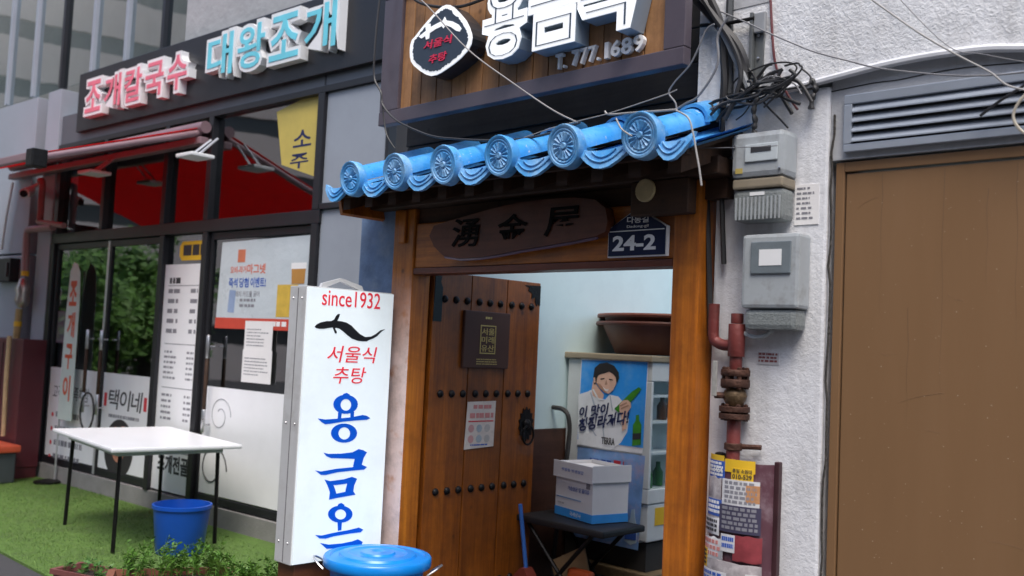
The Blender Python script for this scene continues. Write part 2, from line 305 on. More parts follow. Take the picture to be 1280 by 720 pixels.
GLY = {}
def glyphs(body, bold=0, res=3):
    if (body, bold, res) in GLY: return GLY[body, bold, res]
    c = bpy.data.curves.new('t','FONT'); c.body = body; c.size = 1; c.resolution_u = res; c.offset = bold; c.fill_mode = 'FRONT'
    o = bpy.data.objects.new('t', c); me = o.to_mesh()
    vs = [v.co[:2] for v in me.vertices]; fs = [tuple(p.vertices) for p in me.polygons]
    o.to_mesh_clear(); bpy.data.objects.remove(o); bpy.data.curves.remove(c); GLY[body, bold, res] = (vs, fs); return vs, fs
def text(name, body, m, par, u0, u1, z0, z1, v, depth=.002, bold=0, shear=0, rise=0, res=3, label=None, vertical=False):
    """lettering fitted to the box u0..u1, z0..z1 on the plane v (front towards -v); rise lifts the right end"""
    vs, fs = glyphs(body, bold, res)
    xs = [a for a,_ in vs]; ys = [b for _,b in vs]; x0,x1,y0,y1 = min(xs),max(xs),min(ys),max(ys)
    q = []
    for a, b in vs:
        s, t = (a-x0)/(x1-x0), (b-y0)/(y1-y0)
        q.append((u0+(u1-u0)*s+shear*(t-.5)*(z1-z0), z0+(z1-z0)*t+rise*s))
    mb = MB(); n = len(q)
    vv = [(a,v-depth,b) for a,b in q]
    cnt = {}
    for f in fs:
        for i in range(len(f)):
            e = (f[i], f[(i+1)%len(f)]); cnt[e] = 1
    side = [e for e in cnt if (e[1],e[0]) not in cnt]
    vv += [(a,v,b) for a,b in q]
    mb.add(vv, list(fs)+[(a,n+a,n+b,b) for a,b in side])
    loc = LOC[par.name]; me = bpy.data.meshes.new(name); me.from_pydata([tuple(Vector(x)-loc) for x in mb.v], [], mb.f)
    me.materials.append(m); o = bpy.data.objects.new(name, me); COL.objects.link(o); o.parent = par; LOC[o.name] = loc
    if label: o['label'] = label
    return o
def ptext(name, body, m, par, fr, bl, tr, v, **k):      # the box given by two photo pixels
    a, b = fr.uz(*bl, v), fr.uz(*tr, v); return text(name, body, m, par, a[0], b[0], a[1], b[1], v, **k)
def trace(fr, pts, v): return [fr.uz(x, y, v) for x, y in pts]
def tpath(fr, pts, v): return [fr.p(*(q if len(q)==2 else q[:2]), v if len(q)==2 else q[2]) for q in pts]
def wire(name, fr, pts, v, r, m, label, k=6, group=None):
    return solo(name, MB().tube(smoothpath(tpath(fr, pts, v), k), r, 6), m, fr, label, 'cable', group)

# ================================================================== SETTING
struct('ground', MB().add([(-80,-60,0),(60,-60,0),(60,60,0),(-80,60,0)], [(0,1,2,3)]), ASPHALT)
struct('turf', box(-12, -4.3, -.9, .75, .0, .016), TURF)
def grass():
    mb = MB()
    for i in range(26000):
        u = random.uniform(-10.8,-4.6); v = random.uniform(-.9,.55)
        if u > -6 and random.random() < .5: continue
        h = random.uniform(.008,.022); a = random.uniform(0,6.28); w = .0022; lx, ly = random.gauss(0,.012), random.gauss(0,.012)
        mb.add([(u-w*math.cos(a),v-w*math.sin(a),.015),(u+w*math.cos(a),v+w*math.sin(a),.015),(u+lx,v+ly,.015+h)], [(0,1,2)])
    return mb
solo('turf_blades', grass(), mat('turf blade', (.115,.215,.036), .6, 0, .4, 20, dirt=(.055,.10,.022), dscale=1.6, damt=.8), G, 'short artificial grass blades covering the green turf strip', 'turf', None, 'stuff')

# ------------------------------------------------------------------ wooden gate with blue tile roof
gate = thing('wooden_gate', 'varnished wooden gate with studded door and blue tiled eave', 'gate', G, (-3.05,.05,0))
pl = part('post', box(-4.01,-3.842,0,.125,0,2.2, b=.008), WOOD_POST, gate, 'left gate post with a bleached pinkish front')
part('post', box(-2.223,-2.10,0,.16,0,2.2, b=.008), WOOD_POST2, gate)
part('post_bracket', box(-3.955,-3.90,-.018,-.001,2.02,2.19, b=.006), WOOD_POST2, gate)
lin = part('lintel', box(-3.841,-2.224,.012,.11,1.888,2.12, b=.006), WOOD_BEAM, gate)
part('lintel_edge_board', box(-3.841,-2.224,.004,.12,1.856,1.886, b=.004), wood('red edge board', (.16,.035,.014), (.10,.022,.01), 'x', .4, .05), gate)
part('eave_beam', box(-4.15,-1.98,-.07,.06,2.201,2.27, b=.006), WOOD_DARK, gate)
part('eave_board', box(-4.05,-2.0,.03,.11,2.122,2.199), WOOD_DARK, gate)
be = part('beam_end_block', box(-2.40,-2.12,-.06,.011,2.06,2.199, b=.006), WOOD_DARK, gate)
c = G.uz(807,238,-.064); part('round_beam_end', MB().lathe([(.001,-.012),(.044,-.012),(.048,-.008),(.048,0)], (c[0],-.061,c[1]), 20, 'y'), mat('cut log end', (.50,.40,.22), .7, 0, .15, 30), be)
ROOF_Y0, ROOF_Z0, SLOPE = -.32, 2.318, .36
def rz(y): return ROOF_Z0 + (y-ROOF_Y0)*SLOPE
roof = part('tile_roof', MB().add([(-4.2,-.28,rz(-.28)-.09),(-1.97,-.28,rz(-.28)-.09),(-1.97,.3,rz(.3)-.09),(-4.2,.3,rz(.3)-.09),(-4.2,-.28,rz(-.28)-.065),(-1.97,-.28,rz(-.28)-.065),(-1.97,.3,rz(.3)-.065),(-4.2,.3,rz(.3)-.065)], [(0,3,2,1),(4,5,6,7),(0,1,5,4),(1,2,6,5),(2,3,7,6),(3,0,4,7)]), WOOD_DARK, gate, 'eave of blue glazed cover and pan tiles')
xs6 = [-3.939,-3.592,-3.235,-2.883,-2.518,-2.143]
def half_tile(x, y0, y1, r, lift, squash=.92):
    mb = MB(); n = 12; vs = []; 
    for y in [y0+(y1-y0)*j/5 for j in range(6)]:
        for rr in (r, r-.014):
            for k in range(n+1):
                a = math.pi*(k/n)*1.06 - math.pi*.03; vs.append((x+rr*math.cos(a), y, rz(y)+lift+rr*squash*math.sin(a)))
    m = n+1; fs = []
    for j in range(5):
        o = j*2*m; q = o+2*m
        for k in range(n): fs += [(o+k,o+k+1,q+k+1,q+k),(o+m+k,q+m+k,q+m+k+1,o+m+k+1)]
        fs += [(o,q,q+m,o+m),(o+n,o+m+n,q+m+n,q+n)]
    for o in (0,10*m): fs += [(o+k,o+m+k,o+m+k+1,o+k+1) for k in range(n)]
    return mb.add(vs, fs, True)
def tile_disc(x, y, z, r):
    mb = MB(); n = 32; rings = [(0,.016),(.12,.017),(.18,.009),(.25,.009),(.45,.007),(.6,.009),(.66,.009),(.70,.012),(.74,.014),(.80,.011),(.86,.016),(.96,.016),(1,.008),(1,-.03)]; vs = []
    for i, (q, h) in enumerate(rings):
        for k in range(n):
            a = 2*math.pi*k/n; hh = h + (.007 if .2 < q < .65 and k%2 else 0); zz = r*q*math.sin(a)
            vs.append((x+r*q*math.cos(a), y-hh-zz*.16, z+zz*1.02))
    mb.add(vs, [(i*n+k,i*n+(k+1)%n,(i+1)*n+(k+1)%n,(i+1)*n+k) for i in range(len(rings)-1) for k in range(n)]); mb.sm = [True]*len(mb.f)
    return mb
def pan_tile(x0, x1, y0, y1, sag):
    mb = MB(); n = 8; vs = []
    for th in (0,-.014):
        for y in (y0,(y0+y1)/2,y1):
            for k in range(n+1):
                s = k/n*2-1; vs.append((x0+(x1-x0)*k/n, y, rz(y)-.045+sag*(s*s-1)+th))
    m = n+1
    fs = [(j*m+k,j*m+k+1,(j+1)*m+k+1,(j+1)*m+k) for j in range(2) for k in range(n)]+[((j+3)*m+k,(j+4)*m+k,(j+4)*m+k+1,(j+3)*m+k+1) for j in range(2) for k in range(n)]
    fs += [(k,3*m+k,3*m+k+1,k+1) for k in range(n)]
    return mb.add(vs, fs, True)
for i, x in enumerate(xs6):
    part('cover_tile', half_tile(x, ROOF_Y0-.015, .0, .076, -.012), TILE, roof)
    part('cover_tile', half_tile(x+random.uniform(-.01,.01), -.04, .30, .084, .0), TILE, roof)
    part('tile_end', tile_disc(x+random.uniform(-.004,.004), ROOF_Y0-.022+random.uniform(-.006,.006), ROOF_Z0-.006+random.uniform(-.004,.004), .086+random.uniform(-.002,.002)), TILE_END, roof)
pans = [(-4.17,-4.0)] + [(xs6[i]+.07, xs6[i+1]-.07) for i in range(5)] + [(-2.08,-1.95)]
for a, b in pans:
    part('pan_tile', pan_tile(a-.03, b+.03, -.315, .3, .022), TILE, roof)
    cx, w = (a+b)/2, (b-a)/2+.026; z = rz(-.32)-.034+random.uniform(-.004,.004)
    sh = [(-1,.03),(-.9,-.012),(-.55,-.062),(-.25,-.092),(0,-.098),(.25,-.092),(.55,-.062),(.9,-.012),(1,.03),(.6,.006),(.2,-.004),(-.2,-.004),(-.6,.006)]
    e = MB().prism([(cx+q*w, z+h*.80) for q, h in sh], -.328, -.308)
    for vtx in range(len(e.v)): X_, Y_, Z_ = e.v[vtx]; e.v[vtx] = (X_, Y_+(Z_-z)*.25, Z_)
    te = part('pan_tile_end', e, TILE_END, roof)
    for q_ in (.52, .8):
        wv = [(cx+w*.8*math.sin(t_*.52)*q_, -.332-(.02)*0, z-.045*q_-.028*math.cos(t_*1.05)*q_+.006) for t_ in range(-3,4)]
        part('tile_relief', MB().tube([(x_, y_+(z_-z)*.25, z_) for x_, y_, z_ in smoothpath(wv,3)], .0032, 6), TILE_END, roof)
xr = -4.08
while xr < -2.0:
    y0, y1 = -.265, .1
    part('rafter', MB().add([(xr-.03,y0,rz(y0)-.165),(xr+.03,y0,rz(y0)-.165),(xr+.03,y0,rz(y0)-.095),(xr-.03,y0,rz(y0)-.095),(xr-.03,y1,rz(y1)-.165),(xr+.03,y1,rz(y1)-.165),(xr+.03,y1,rz(y1)-.095),(xr-.03,y1,rz(y1)-.095)], [(0,1,2,3),(7,6,5,4),(0,4,5,1),(1,5,6,2),(2,6,7,3),(3,7,4,0)]), WOOD_DARK, roof); xr += .185
part('eave_fascia', MB().box(-4.17,-1.97,-.30,-.27,rz(-.28)-.10,rz(-.28)-.07), WOOD_DARK, roof)
part('gable_board', MB().prism([(-4.19,2.30),(-4.165,2.30),(-4.12,2.16),(-4.14,2.15)], -.26, .1), WOOD_POST2, roof)
# the door leaf stands open against the passage wall
DU = .84
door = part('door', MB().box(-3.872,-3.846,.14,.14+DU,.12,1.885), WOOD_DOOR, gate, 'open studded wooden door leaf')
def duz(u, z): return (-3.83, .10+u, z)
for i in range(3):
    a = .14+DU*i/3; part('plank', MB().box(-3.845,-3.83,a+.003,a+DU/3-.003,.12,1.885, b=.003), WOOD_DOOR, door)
def stud(y, z): return MB().lathe([(.021,0),(.021,.004),(.016,.012),(.008,.017),(.001,.018)], (-3.83,y,z), 12, 'x')
for z in (1.742,1.237,.72,.2):
    for k in range(9):
        y = .14+DU*(.10+.098*k+.012*(k//3)); part('stud', stud(y, z), IRON, door)
def plate(poly, t=.004): return MB().add([(-3.83+t,a,b) for a,b in poly]+[(-3.8305,a,b) for a,b in poly], [tuple(range(len(poly))), tuple(reversed(range(len(poly),2*len(poly))))]+[(i,len(poly)+i,len(poly)+(i+1)%len(poly),(i+1)%len(poly)) for i in range(len(poly))])
part('hinge_plate', plate([(.145,1.62),(.205,1.62),(.205,1.80),(.19,1.83),(.195,1.86),(.17,1.875),(.15,1.86)]), mat('green black iron', (.022,.03,.03), .5, .5, .2), door)
part('corner_plate', plate([(.975,1.87),(.975,1.75),(.955,1.765),(.945,1.75),(.93,1.775),(.935,1.80),(.90,1.79),(.905,1.82),(.87,1.835),(.88,1.855),(.84,1.865)]), IRON, door)
hp = []
for k in range(28):
    a = 2*math.pi*k/28; r_ = (.075 if k%2 else .06)*(1.0); hp.append((.90+r_*math.cos(a)*.85, 1.06+r_*1.35*math.sin(a)))
part('handle_plate', plate(hp, .006), IRON, door)
rg = []
for k in range(21):
    a = 2*math.pi*k/20; rg.append((-3.806, .90+.045*math.cos(a), 1.0+.055*math.sin(a)))
part('ring_handle', MB().tube(rg, .007, 6), IRON, door)
part('handle_boss', MB().lathe([(.03,0),(.03,.01),(.014,.026),(.001,.028)], (-3.825,.90,1.06), 12, 'x'), IRON, door)

# ------------------------------------------------------------------ passage behind the gate
pw = thing('passage_wall', 'pale blue passage wall with brown wainscot behind the open door', 'wall', G, (-3.95,2,0))
part('upper_wall', box(-4.0,-3.9,.13,6.4,1.02,2.25), PALEBLUE, pw)
part('wainscot', box(-4.0,-3.892,.13,6.4,0,1.018), WAINS, pw)
solo('passage_light_blocker', box(-2.04,-1.96,.3,1.15,0,2.45), WAINS, G, 'unseen brown partition added behind the right gate post to shade the passage', 'wall')  # unseen partition added to cut low light and bounce in the passage
solo('passage_end_wall', box(-3.89,-.76,6.4,6.5,0,2.4), PALEBLUE, G, 'pale blue wall closing the far end of the courtyard', 'wall')
solo('passage_side_wall', box(-.75,-.65,.5,6.4,0,2.4), PALEBLUE, G, 'inner side wall of the courtyard behind the right gate post', 'wall')
struct('passage_floor', box(-3.89,-.76,.2,6.39,.004,.02), mat('dark concrete floor', (.05,.047,.045), .7, 0, .25, 8))
up = thing('upper_wall', 'dark boarded wall between the blue tiles and the shop sign', 'wall', G, (-3,.2,2.25))
for i in range(6):
    z = 2.28+.15*i; part('board', box(-4.12+random.uniform(-.004,.004),-1.98,.14+random.uniform(0,.006),.2,z,z+.146, b=.004), WOOD_OLD, up)

# ------------------------------------------------------------------ shop sign over the roof
sg = thing('shop_sign', 'brown timber shop sign with white channel letters above the blue roof', 'sign', G, (-3.05,-.05,2.63))
ST = 3.30
part('frame_rail', box(-4.012,-2.105,-.145,-.095,2.627,2.698, b=.004), SIGN_FRAME, sg)
part('frame_stile', box(-4.012,-3.862,-.142,-.095,2.70,ST, b=.004), SIGN_FRAME, sg)
part('frame_stile', box(-2.205,-2.105,-.142,-.095,2.70,ST, b=.004), SIGN_FRAME, sg)
part('frame_rail', box(-4.012,-2.105,-.145,-.095,ST+.002,ST+.08, b=.004), SIGN_FRAME, sg)
x = -3.861; k = 0
while x < -2.21:
    w = min(.098*random.uniform(.75,1.2), -2.206-x)
    part('plank', box(x, x+w-.005, -.124+random.uniform(0,.004), -.098, 2.699, ST, b=.003), WOOD_SIGN, sg); x += w
VF = -.222
GLOW_WHITE = mat('white acrylic added glow', (.80,.82,.84), .35, 0, .04, emit=.28)  # letters, emblem rim and eel are unlit; glow added to whiten them
LETSIDE = mat('letter return steel', (.34,.42,.50), .35, .3, .1)
LETDARK = mat('dark blue letter line', (.045,.07,.11), .4)
for ch, (x0,y0), (x1,y1) in (('용',(603,69),(658,-11)), ('금',(660,57),(727,-30)), ('옥',(722,42),(797,-52))):
    a = G.uz(x0,(y0+y1)/2+5,VF); b = G.uz(x1,(y0+y1)/2-4,VF); z0 = 2.792; z1 = z0+.36
    lt = text('channel_letter', ch, LETSIDE, sg, a[0], b[0], z0, z1, -.126, depth=.09, bold=.058, label='channel letter '+ch)
    text('letter_face', ch, GLOW_WHITE, lt, a[0], b[0], z0, z1, -.2165, depth=.006, bold=.058)
    m_ = .058*(b[0]-a[0])*.95; text('letter_line', ch, LETDARK, lt, a[0]+m_, b[0]-m_, z0+m_, z1-m_, -.2228, depth=.002, bold=-.03)
a = G.uz(693,87,-.15); b = G.uz(804,67,-.15)
for i, (ch, s0, s1) in enumerate([('T',0,.075),('.',.085,.105),('7',.185,.26),('7',.272,.347),('7',.36,.435),('.',.45,.47),('1',.53,.575),('6',.60,.69),('8',.70,.79),('9',.80,.89)] if False else [('T',0,.085),('.',.095,.118),('7',.195,.28),('7',.292,.377),('7',.39,.475),('.',.488,.512),('1',.575,.617),('6',.645,.745),('8',.758,.868),('9',.885,.995)]):
    u0 = a[0]+(b[0]-a[0])*s0; u1 = a[0]+(b[0]-a[0])*s1
    text('phone_character', ch, INKWHITE, sg, u0, u1, a[1], a[1]+(.014 if ch=='.' else .068), -.126, depth=.022, bold=.018)
# round-cornered emblem box
EV = -.225
em_px = [(180,310),(192,275),(215,250),(265,185),(330,110),(375,65),(405,42),(430,32),(455,34),(480,48),(530,98),(565,140),(590,190),(604,235),(607,262),(600,305),(580,345),(530,400),(480,442),(440,470),(395,500),(360,518),(320,525),(290,516),(250,492),(205,455),(185,425),(178,390),(177,350)]
em = [G.uz(480+x/5.54, y/5.54, EV) for x, y in em_px]
cx = sum(a for a,_ in em)/len(em); cz = sum(b for _,b in em)/len(em)
eb = part('emblem_box', MB().prism(em, -.218, -.126, ), mat('emblem box black', (.018,.022,.028), .3, 0, .2, coat=.3), sg, 'dark emblem box with white jagged rim, eel and red words')
part('emblem_face', MB().prism(em, -.224, -.2185), GLOW_WHITE, eb)
random.seed(3); inner = []
for i in range(len(em)):
    for j in range(4):
        t = j/4; p0 = em[i]; p1 = em[(i+1)%len(em)]; q = (p0[0]+(p1[0]-p0[0])*t, p0[1]+(p1[1]-p0[1])*t); s = .885+random.uniform(-.03,.018)
        inner.append((cx+(q[0]-cx)*s, cz+(q[1]-cz)*s))
part('emblem_field', MB().prism(inner, -.2265, -.2242), mat('emblem slate', (.035,.05,.075), .4), eb)
part('eel', MB().prism([G.uz(480+x/5.54, y/5.54, EV) for x, y in [(245,255),(270,235),(295,215),(292,185),(305,165),(325,165),(325,190),(370,165),(410,145),(425,118),(435,142),(480,150),(520,172),(540,200),(528,220),(505,215),(470,190),(430,175),(415,198),(405,182),(360,203),(320,230),(315,268),(295,275),(290,250),(262,268)]], -.230, -.2267), GLOW_WHITE, eb)
PINK = mat('pink red lettering', (.70,.03,.09), .4)
def ebtext(s, bl, tr): ptext('lettering', s, PINK, eb, G, (480+bl[0]/5.54, bl[1]/5.54), (480+tr[0]/5.54, tr[1]/5.54), -.2268, depth=.004, bold=.018, shear=.18)
ebtext('서울식', (278,350), (472,235)); ebtext('추탕', (312,445), (436,352))
random.seed(11)

# ------------------------------------------------------------------ name board, address plate
nb_px = [(178,165),(195,128),(250,110),(330,88),(420,62),(520,40),(620,28),(720,22),(800,30),(838,62),(846,110),(838,150),(800,168),(700,188),(600,205),(520,218),(430,236),(360,246),(290,250),(230,240),(195,205)]
nbp = [G.uz(480+x/3, 240+y/3, -.03) for x, y in nb_px]
nb = thing('name_board', 'dark carved name board with three Chinese characters on the gate lintel', 'sign', G, (-3.1,-.02,1.97))
part('board', MB().prism(nbp, -.045, .008), WOOD_NAME, nb)
part('board_edge', MB().tube([(a,-.03,b-.004) for a, b in nbp[12:20]], .008, 6), mat('purple worn edge', (.13,.085,.14), .3, 0, .2, coat=.4), nb)
CARVE = mat('black carved paint', (.008,.007,.007), .8, 0, .2, spec=.1)
for ch, bl, tr in (('湧',(255,208),(360,95)), ('金',(425,190),(540,78)), ('屋',(605,168),(735,50))):
    ptext('character', ch, CARVE, nb, G, (480+bl[0]/3, 240+bl[1]/3), (480+tr[0]/3, 240+tr[1]/3), -.0455, depth=.006, bold=.012, shear=.12)
ad = thing('address_plate', 'navy house number plate with white digits beside the name board', 'sign', G, (-2.45,-.02,1.89))
ax0, az0 = G.uz(758,322,-.02); ax1 = ax0+.30; NAVY = mat('navy enamel', (.010,.016,.05), .5, 0, .1, spec=.2)
part('rim', MB().prism([(ax0,az0),(ax1,az0),(ax1,az0+.122),(ax1-.02,az0+.132),((ax0+ax1)/2,az0+.205),(ax0+.02,az0+.132),(ax0,az0+.122)], -.012, .008), INKWHITE, ad)
i_ = .005; part('plate', MB().prism([(ax0+i_,az0+i_),(ax1-i_,az0+i_),(ax1-i_,az0+.118),((ax0+ax1)/2+.12,az0+.135),((ax0+ax1)/2,az0+.199),(ax0+.03,az0+.135),(ax0+i_,az0+.118)], -.016, -.0125), NAVY, ad)
part('dividing_line', box(ax0+.01,ax1-.01,-.0175,-.0162,az0+.107,az0+.111), INKWHITE, ad)
text('lettering', '24-2', INKWHITE, ad, ax0+.028, ax1-.05, az0+.026, az0+.09, -.0162, .0015, .03)
text('lettering', '다동길', INKWHITE, ad, ax0+.10, ax1-.09, az0+.140, az0+.168, -.0162, .0015, .01)
text('lettering', 'Dadong-gil', INKWHITE, ad, ax0+.10, ax1-.09, az0+.118, az0+.132, -.0162, .0015, 0)

# ------------------------------------------------------------------ plaque and notice on the door
def dpart(fr_pts): return fr_pts
pq = thing('heritage_plaque', 'brown metal plaque with gold Korean seal on the studded door', 'plaque', D, (.3,-.01,1.4))
a = D.uz(575,460); b = D.uz(635,392)
part('plate', MB().box(a[0],b[0],-.022,-.019+.018,a[1]+.002,b[1], b=.006), mat('plaque brown', (.075,.038,.028), .5, 0, .1, spec=.25), pq)
w = b[0]-a[0]; h = b[1]-a[1]; su0, su1, sz0, sz1 = a[0]+w*.34, a[0]+w*.68, a[1]+h*.26, a[1]+h*.76
for q in ((su0,su1,sz0,sz0+.006),(su0,su1,sz1-.006,sz1)): part('seal_border', box(q[0],q[1],-.0245,-.0222,q[2],q[3]), GOLD, pq)
for q in ((su0,su0+.006),(su1-.006,su1)): part('seal_border', box(q[0],q[1],-.0245,-.0222,sz0+.0065,sz1-.0065), GOLD, pq)
for i, s in enumerate(('서울','미래','유산')):
    zz = sz1-.012-(sz1-sz0-.02)*(i+1)/3; text('lettering', s, GOLD, pq, su0+.011, su1-.011, zz+.004, zz+(sz1-sz0-.02)/3-.004, -.0222, .002, .01)
nn = thing('door_notice', 'creased paper notice with pink print taped to the studded door', 'notice', D, (.3,-.01,1.0))
a = D.uz(579,562); b = D.uz(619,501); w = b[0]-a[0]; h = b[1]-a[1]
part('sheet', MB().prism([(a[0],a[1]),(b[0]-.004,a[1]+.01),(b[0],b[1]),(a[0]+.012,b[1]-.004)], -.006, -.0035), PAPER_OLD, nn)
part('print_rule', box(a[0]+w*.1,a[0]+w*.94,-.0072,-.0062,a[1]+h*.565,a[1]+h*.59), INKRED, nn)
for i in range(6):
    r_, c_ = divmod(i,3); uu = a[0]+w*(.2+.27*c_); zz = a[1]+h*(.43-.22*r_)
    part('print_icon', MB().lathe([(.001,-.001),(.022,-.001),(.022,0)], (uu,-.0062,zz), 10, 'y'), mat('faded print %d'%(i%3), [(.55,.30,.28),(.35,.40,.42),(.45,.42,.38)][i%3], .8), nn)

# ------------------------------------------------------------------ cooler and clutter in the passage
fx0, fx1, fy = -3.885, -3.25, 1.32
co = thing('drinks_cooler', 'white upright drinks cooler standing sideways in the passage', 'cooler', G, (-3.57,1.7,.3))
CW = mat('cooler white enamel', (.62,.66,.66), .35, 0, .06, 4, dirt=(.45,.46,.44), damt=.4)
part('body', MB().box(fx0,fx1-.16,fy,fy+.95,.42,1.45, b=.01), CW, co); part('side_panel', MB().box(fx1-.1595,fx1-.0585,fy,fy+.022,.42,1.45, b=.004), CW, co); part('inner_floor', box(fx1-.1595,fx1-.0585,fy+.0225,fy+.95,.42,.72), CW, co); part('inner_top', box(fx1-.1595,fx1-.0585,fy+.0225,fy+.95,1.36,1.45), CW, co)
dr = part('glass_door', box(fx1-.012,fx1-.004,fy+.023,fy+.9,.73,1.34), GLASSF, co)
for q in ((fy,fy+.95,.645,.728),(fy,fy+.95,1.342,1.45),(fy,fy+.022,.729,1.341),(fy+.902,fy+.95,.729,1.341)): part('door_frame', MB().box(fx1-.058,fx1,q[0],q[1],q[2],q[3], b=.006), CW, co)
for z in (.92,1.10,1.25): part('shelf', box(fx1-.159,fx1-.02,fy+.024,fy+.9,z,z+.014), WHITE, co)
for i in range(14):
    z = (.722,.936,1.116)[i%3]; part('bottle', MB().lathe([(.001,0),(.03,.002),(.031,.08),(.014,.11),(.013,.14),(.001,.142)], (fx1-.065-.055*(i%2),fy+.08+.06*i,z), 10), [mat('green bottle', (.03,.14,.03), .2), mat('pale bottle', (.35,.5,.5), .2), mat('brown bottle', (.08,.03,.01), .2)][i%3], co)
part('lower_panel', MB().box(fx1-.058,fx1-.004,fy+.01,fy+.94,.43,.642, b=.008), CW, co)
part('top_trim', MB().box(fx0-.02,fx1+.01,fy-.02,fy+.97,1.452,1.49, b=.008), mat('beige trim', (.30,.25,.17), .5), co)
part('base', box(fx0+.01,fx1-.02,fy+.03,fy+.9,.26,.418), DARKROOM, co)
yl_ = part('warning_label', box(fx1-.003,fx1-.001,fy+.08,fy+.30,.52,.62), INKYEL, co)
solo('wooden_pallet', MB().box(-3.86,-3.2,1.30,2.3,.20,.258, b=.006), wood('pale pallet wood', (.35,.25,.13), (.22,.15,.08), 'y'), G, 'pale wooden board under the drinks cooler', 'board')
# beer poster on the cooler side
PF = Frame((0,fy-.004,0),0)
po = thing('beer_poster', 'blue beer poster with smiling person holding green bottle on cooler', 'poster', G, (-3.57,fy,.9))
def pp(px): return [G.uz(x, y, fy-.004) for x, y in px]
part('sheet', MB().prism(pp([(727,446),(811,449),(803,567),(721,556)]), fy-.006, fy-.003), VINYL, po)
part('sky_print', MB().prism(pp([(728,450),(810,452),(804,560),(722.5,549)]), fy-.008, fy-.0062), PRINTBLUE, po)
def pz(pts): return pp([(680+x/4.5, 420+y/4.5) for x, y in pts])
SKIN = mat('printed skin', (.74,.48,.36), .6, 0, .12, 12); HAIR = mat('printed hair', (.02,.018,.018), .6); SHIRT = mat('printed white shirt', (.80,.83,.86), .6, 0, .12, 9)
part('shirt_print', MB().prism(pz([(196,330),(250,312),(275,300),(300,345),(345,360),(372,330),(420,340),(455,380),(480,470),(470,540),(435,600),(380,640),(195,608)]), fy-.0095, fy-.0082), SHIRT, po)
for q_ in ([(262,318),(270,316),(300,420),(292,424)],[(372,335),(378,334),(392,420),(386,424)],[(230,470),(236,468),(300,560),(292,562)],[(402,400),(408,398),(440,500),(432,502)],[(330,500),(337,500),(345,580),(338,580)]): part('fold_print', MB().prism(pz(q_), fy-.0101, fy-.0096), mat('shirt shade', (.44,.50,.58), .6), po)
part('collar_print', MB().prism(pz([(275,300),(284,298),(312,350),(345,356),(345,364),(306,358)]), fy-.0114, fy-.0109), mat('shirt light', (.78,.80,.82), .6), po)
part('neck_print', MB().prism(pz([(280,250),(340,330),(335,352),(312,356),(278,335),(272,300)]), fy-.0108, fy-.0097), SKIN, po)
part('face_print', MB().prism(pz([(298,205),(330,190),(385,200),(412,235),(410,270),(392,305),(368,325),(345,318),(315,290),(298,262),(285,250),(283,228)]), fy-.0120, fy-.0110), SKIN, po)
part('cheek_print', MB().prism(pz([(300,262),(318,290),(345,317),(360,323),(345,300),(322,272)]), fy-.0125, fy-.01205), mat('printed skin shade', (.45,.25,.17), .6), po)
part('hair_print', MB().prism(pz([(288,272),(282,235),(290,180),(318,155),(360,150),(400,168),(425,205),(428,238),(414,262),(408,232),(396,215),(372,200),(345,210),(325,214),(310,222),(304,235),(300,262)]), fy-.0132, fy-.0122), HAIR, po)
part('eye_print', MB().prism(pz([(322,240),(345,236),(346,241),(323,246)]), fy-.0132, fy-.0122), HAIR, po); part('eye_print', MB().prism(pz([(372,240),(393,246),(392,251),(371,245)]), fy-.0132, fy-.0122), HAIR, po)
part('nose_print', MB().prism(pz([(356,248),(362,272),(350,276),(347,270)]), fy-.0128, fy-.0122), mat('printed skin shade', (.45,.25,.17), .6), po); part('ear_print', MB().prism(pz([(283,235),(292,232),(296,262),(288,264)]), fy-.0136, fy-.0133), SKIN, po)
part('finger_print', MB().prism(pz([(432,390),(470,372),(474,378),(436,398)]), fy-.0142, fy-.0133), mat('printed skin shade', (0,0,0)), po); part('finger_print', MB().prism(pz([(436,406),(480,386),(484,392),(440,414)]), fy-.0142, fy-.0133), mat('printed skin shade', (0,0,0)), po)
part('mouth_print', MB().prism(pz([(336,288),(352,298),(372,298),(362,312),(348,308)]), fy-.0132, fy-.0122), INKWHITE, po)
GREENB = mat('green bottle print', (.05,.26,.02), .4, 0, .3, 20)
part('bottle_print', MB().prism(pz([(400,410),(450,360),(500,312),(538,288),(552,298),(520,340),(480,385),(425,430)]), fy-.0120, fy-.0110), GREENB, po)
part('hand_print', MB().prism(pz([(430,385),(450,362),(475,360),(492,375),(495,400),(478,425),(462,450),(470,520),(445,535),(440,450),(430,420)]), fy-.0132, fy-.0122), SKIN, po)
part('bottle_print', MB().prism(pz([(505,500),(520,475),(522,445),(538,442),(540,475),(552,500),(548,612),(500,618)]), fy-.0120, fy-.0110), GREENB, po)
part('bottle_label_print', MB().prism(pz([(504,548),(550,545),(548,580),(503,584)]), fy-.0130, fy-.0121), INK, po)
def potext(s, bl, tr, m=INKNAVY, bold=.03, sh=.15, rise=.0): 
    a = pz([bl])[0]; b = pz([tr])[0]; text('lettering', s, m, po, a[0], b[0], a[1], b[1]-rise, fy-.0138, .001, bold, sh, rise)
potext('이 맛이', (203,462), (368,375), rise=.04); potext('청정라거다!', (198,540), (485,415), rise=.08); potext('TERRA', (328,606), (404,576), INK, .02, 0)
p2 = thing('soju_poster', 'lower blue and pink drinks poster with bottle on cooler side', 'poster', G, (-3.5,fy,.4))
part('sheet', MB().prism(pp([(722,558),(806,570),(797,688),(716,670)]), fy-.0025, fy-.0005), mat('pink blue cloud print', (.20,.36,.66), .45, 0, .35, 5, dirt=(.62,.42,.50), dscale=6, damt=.9), p2)
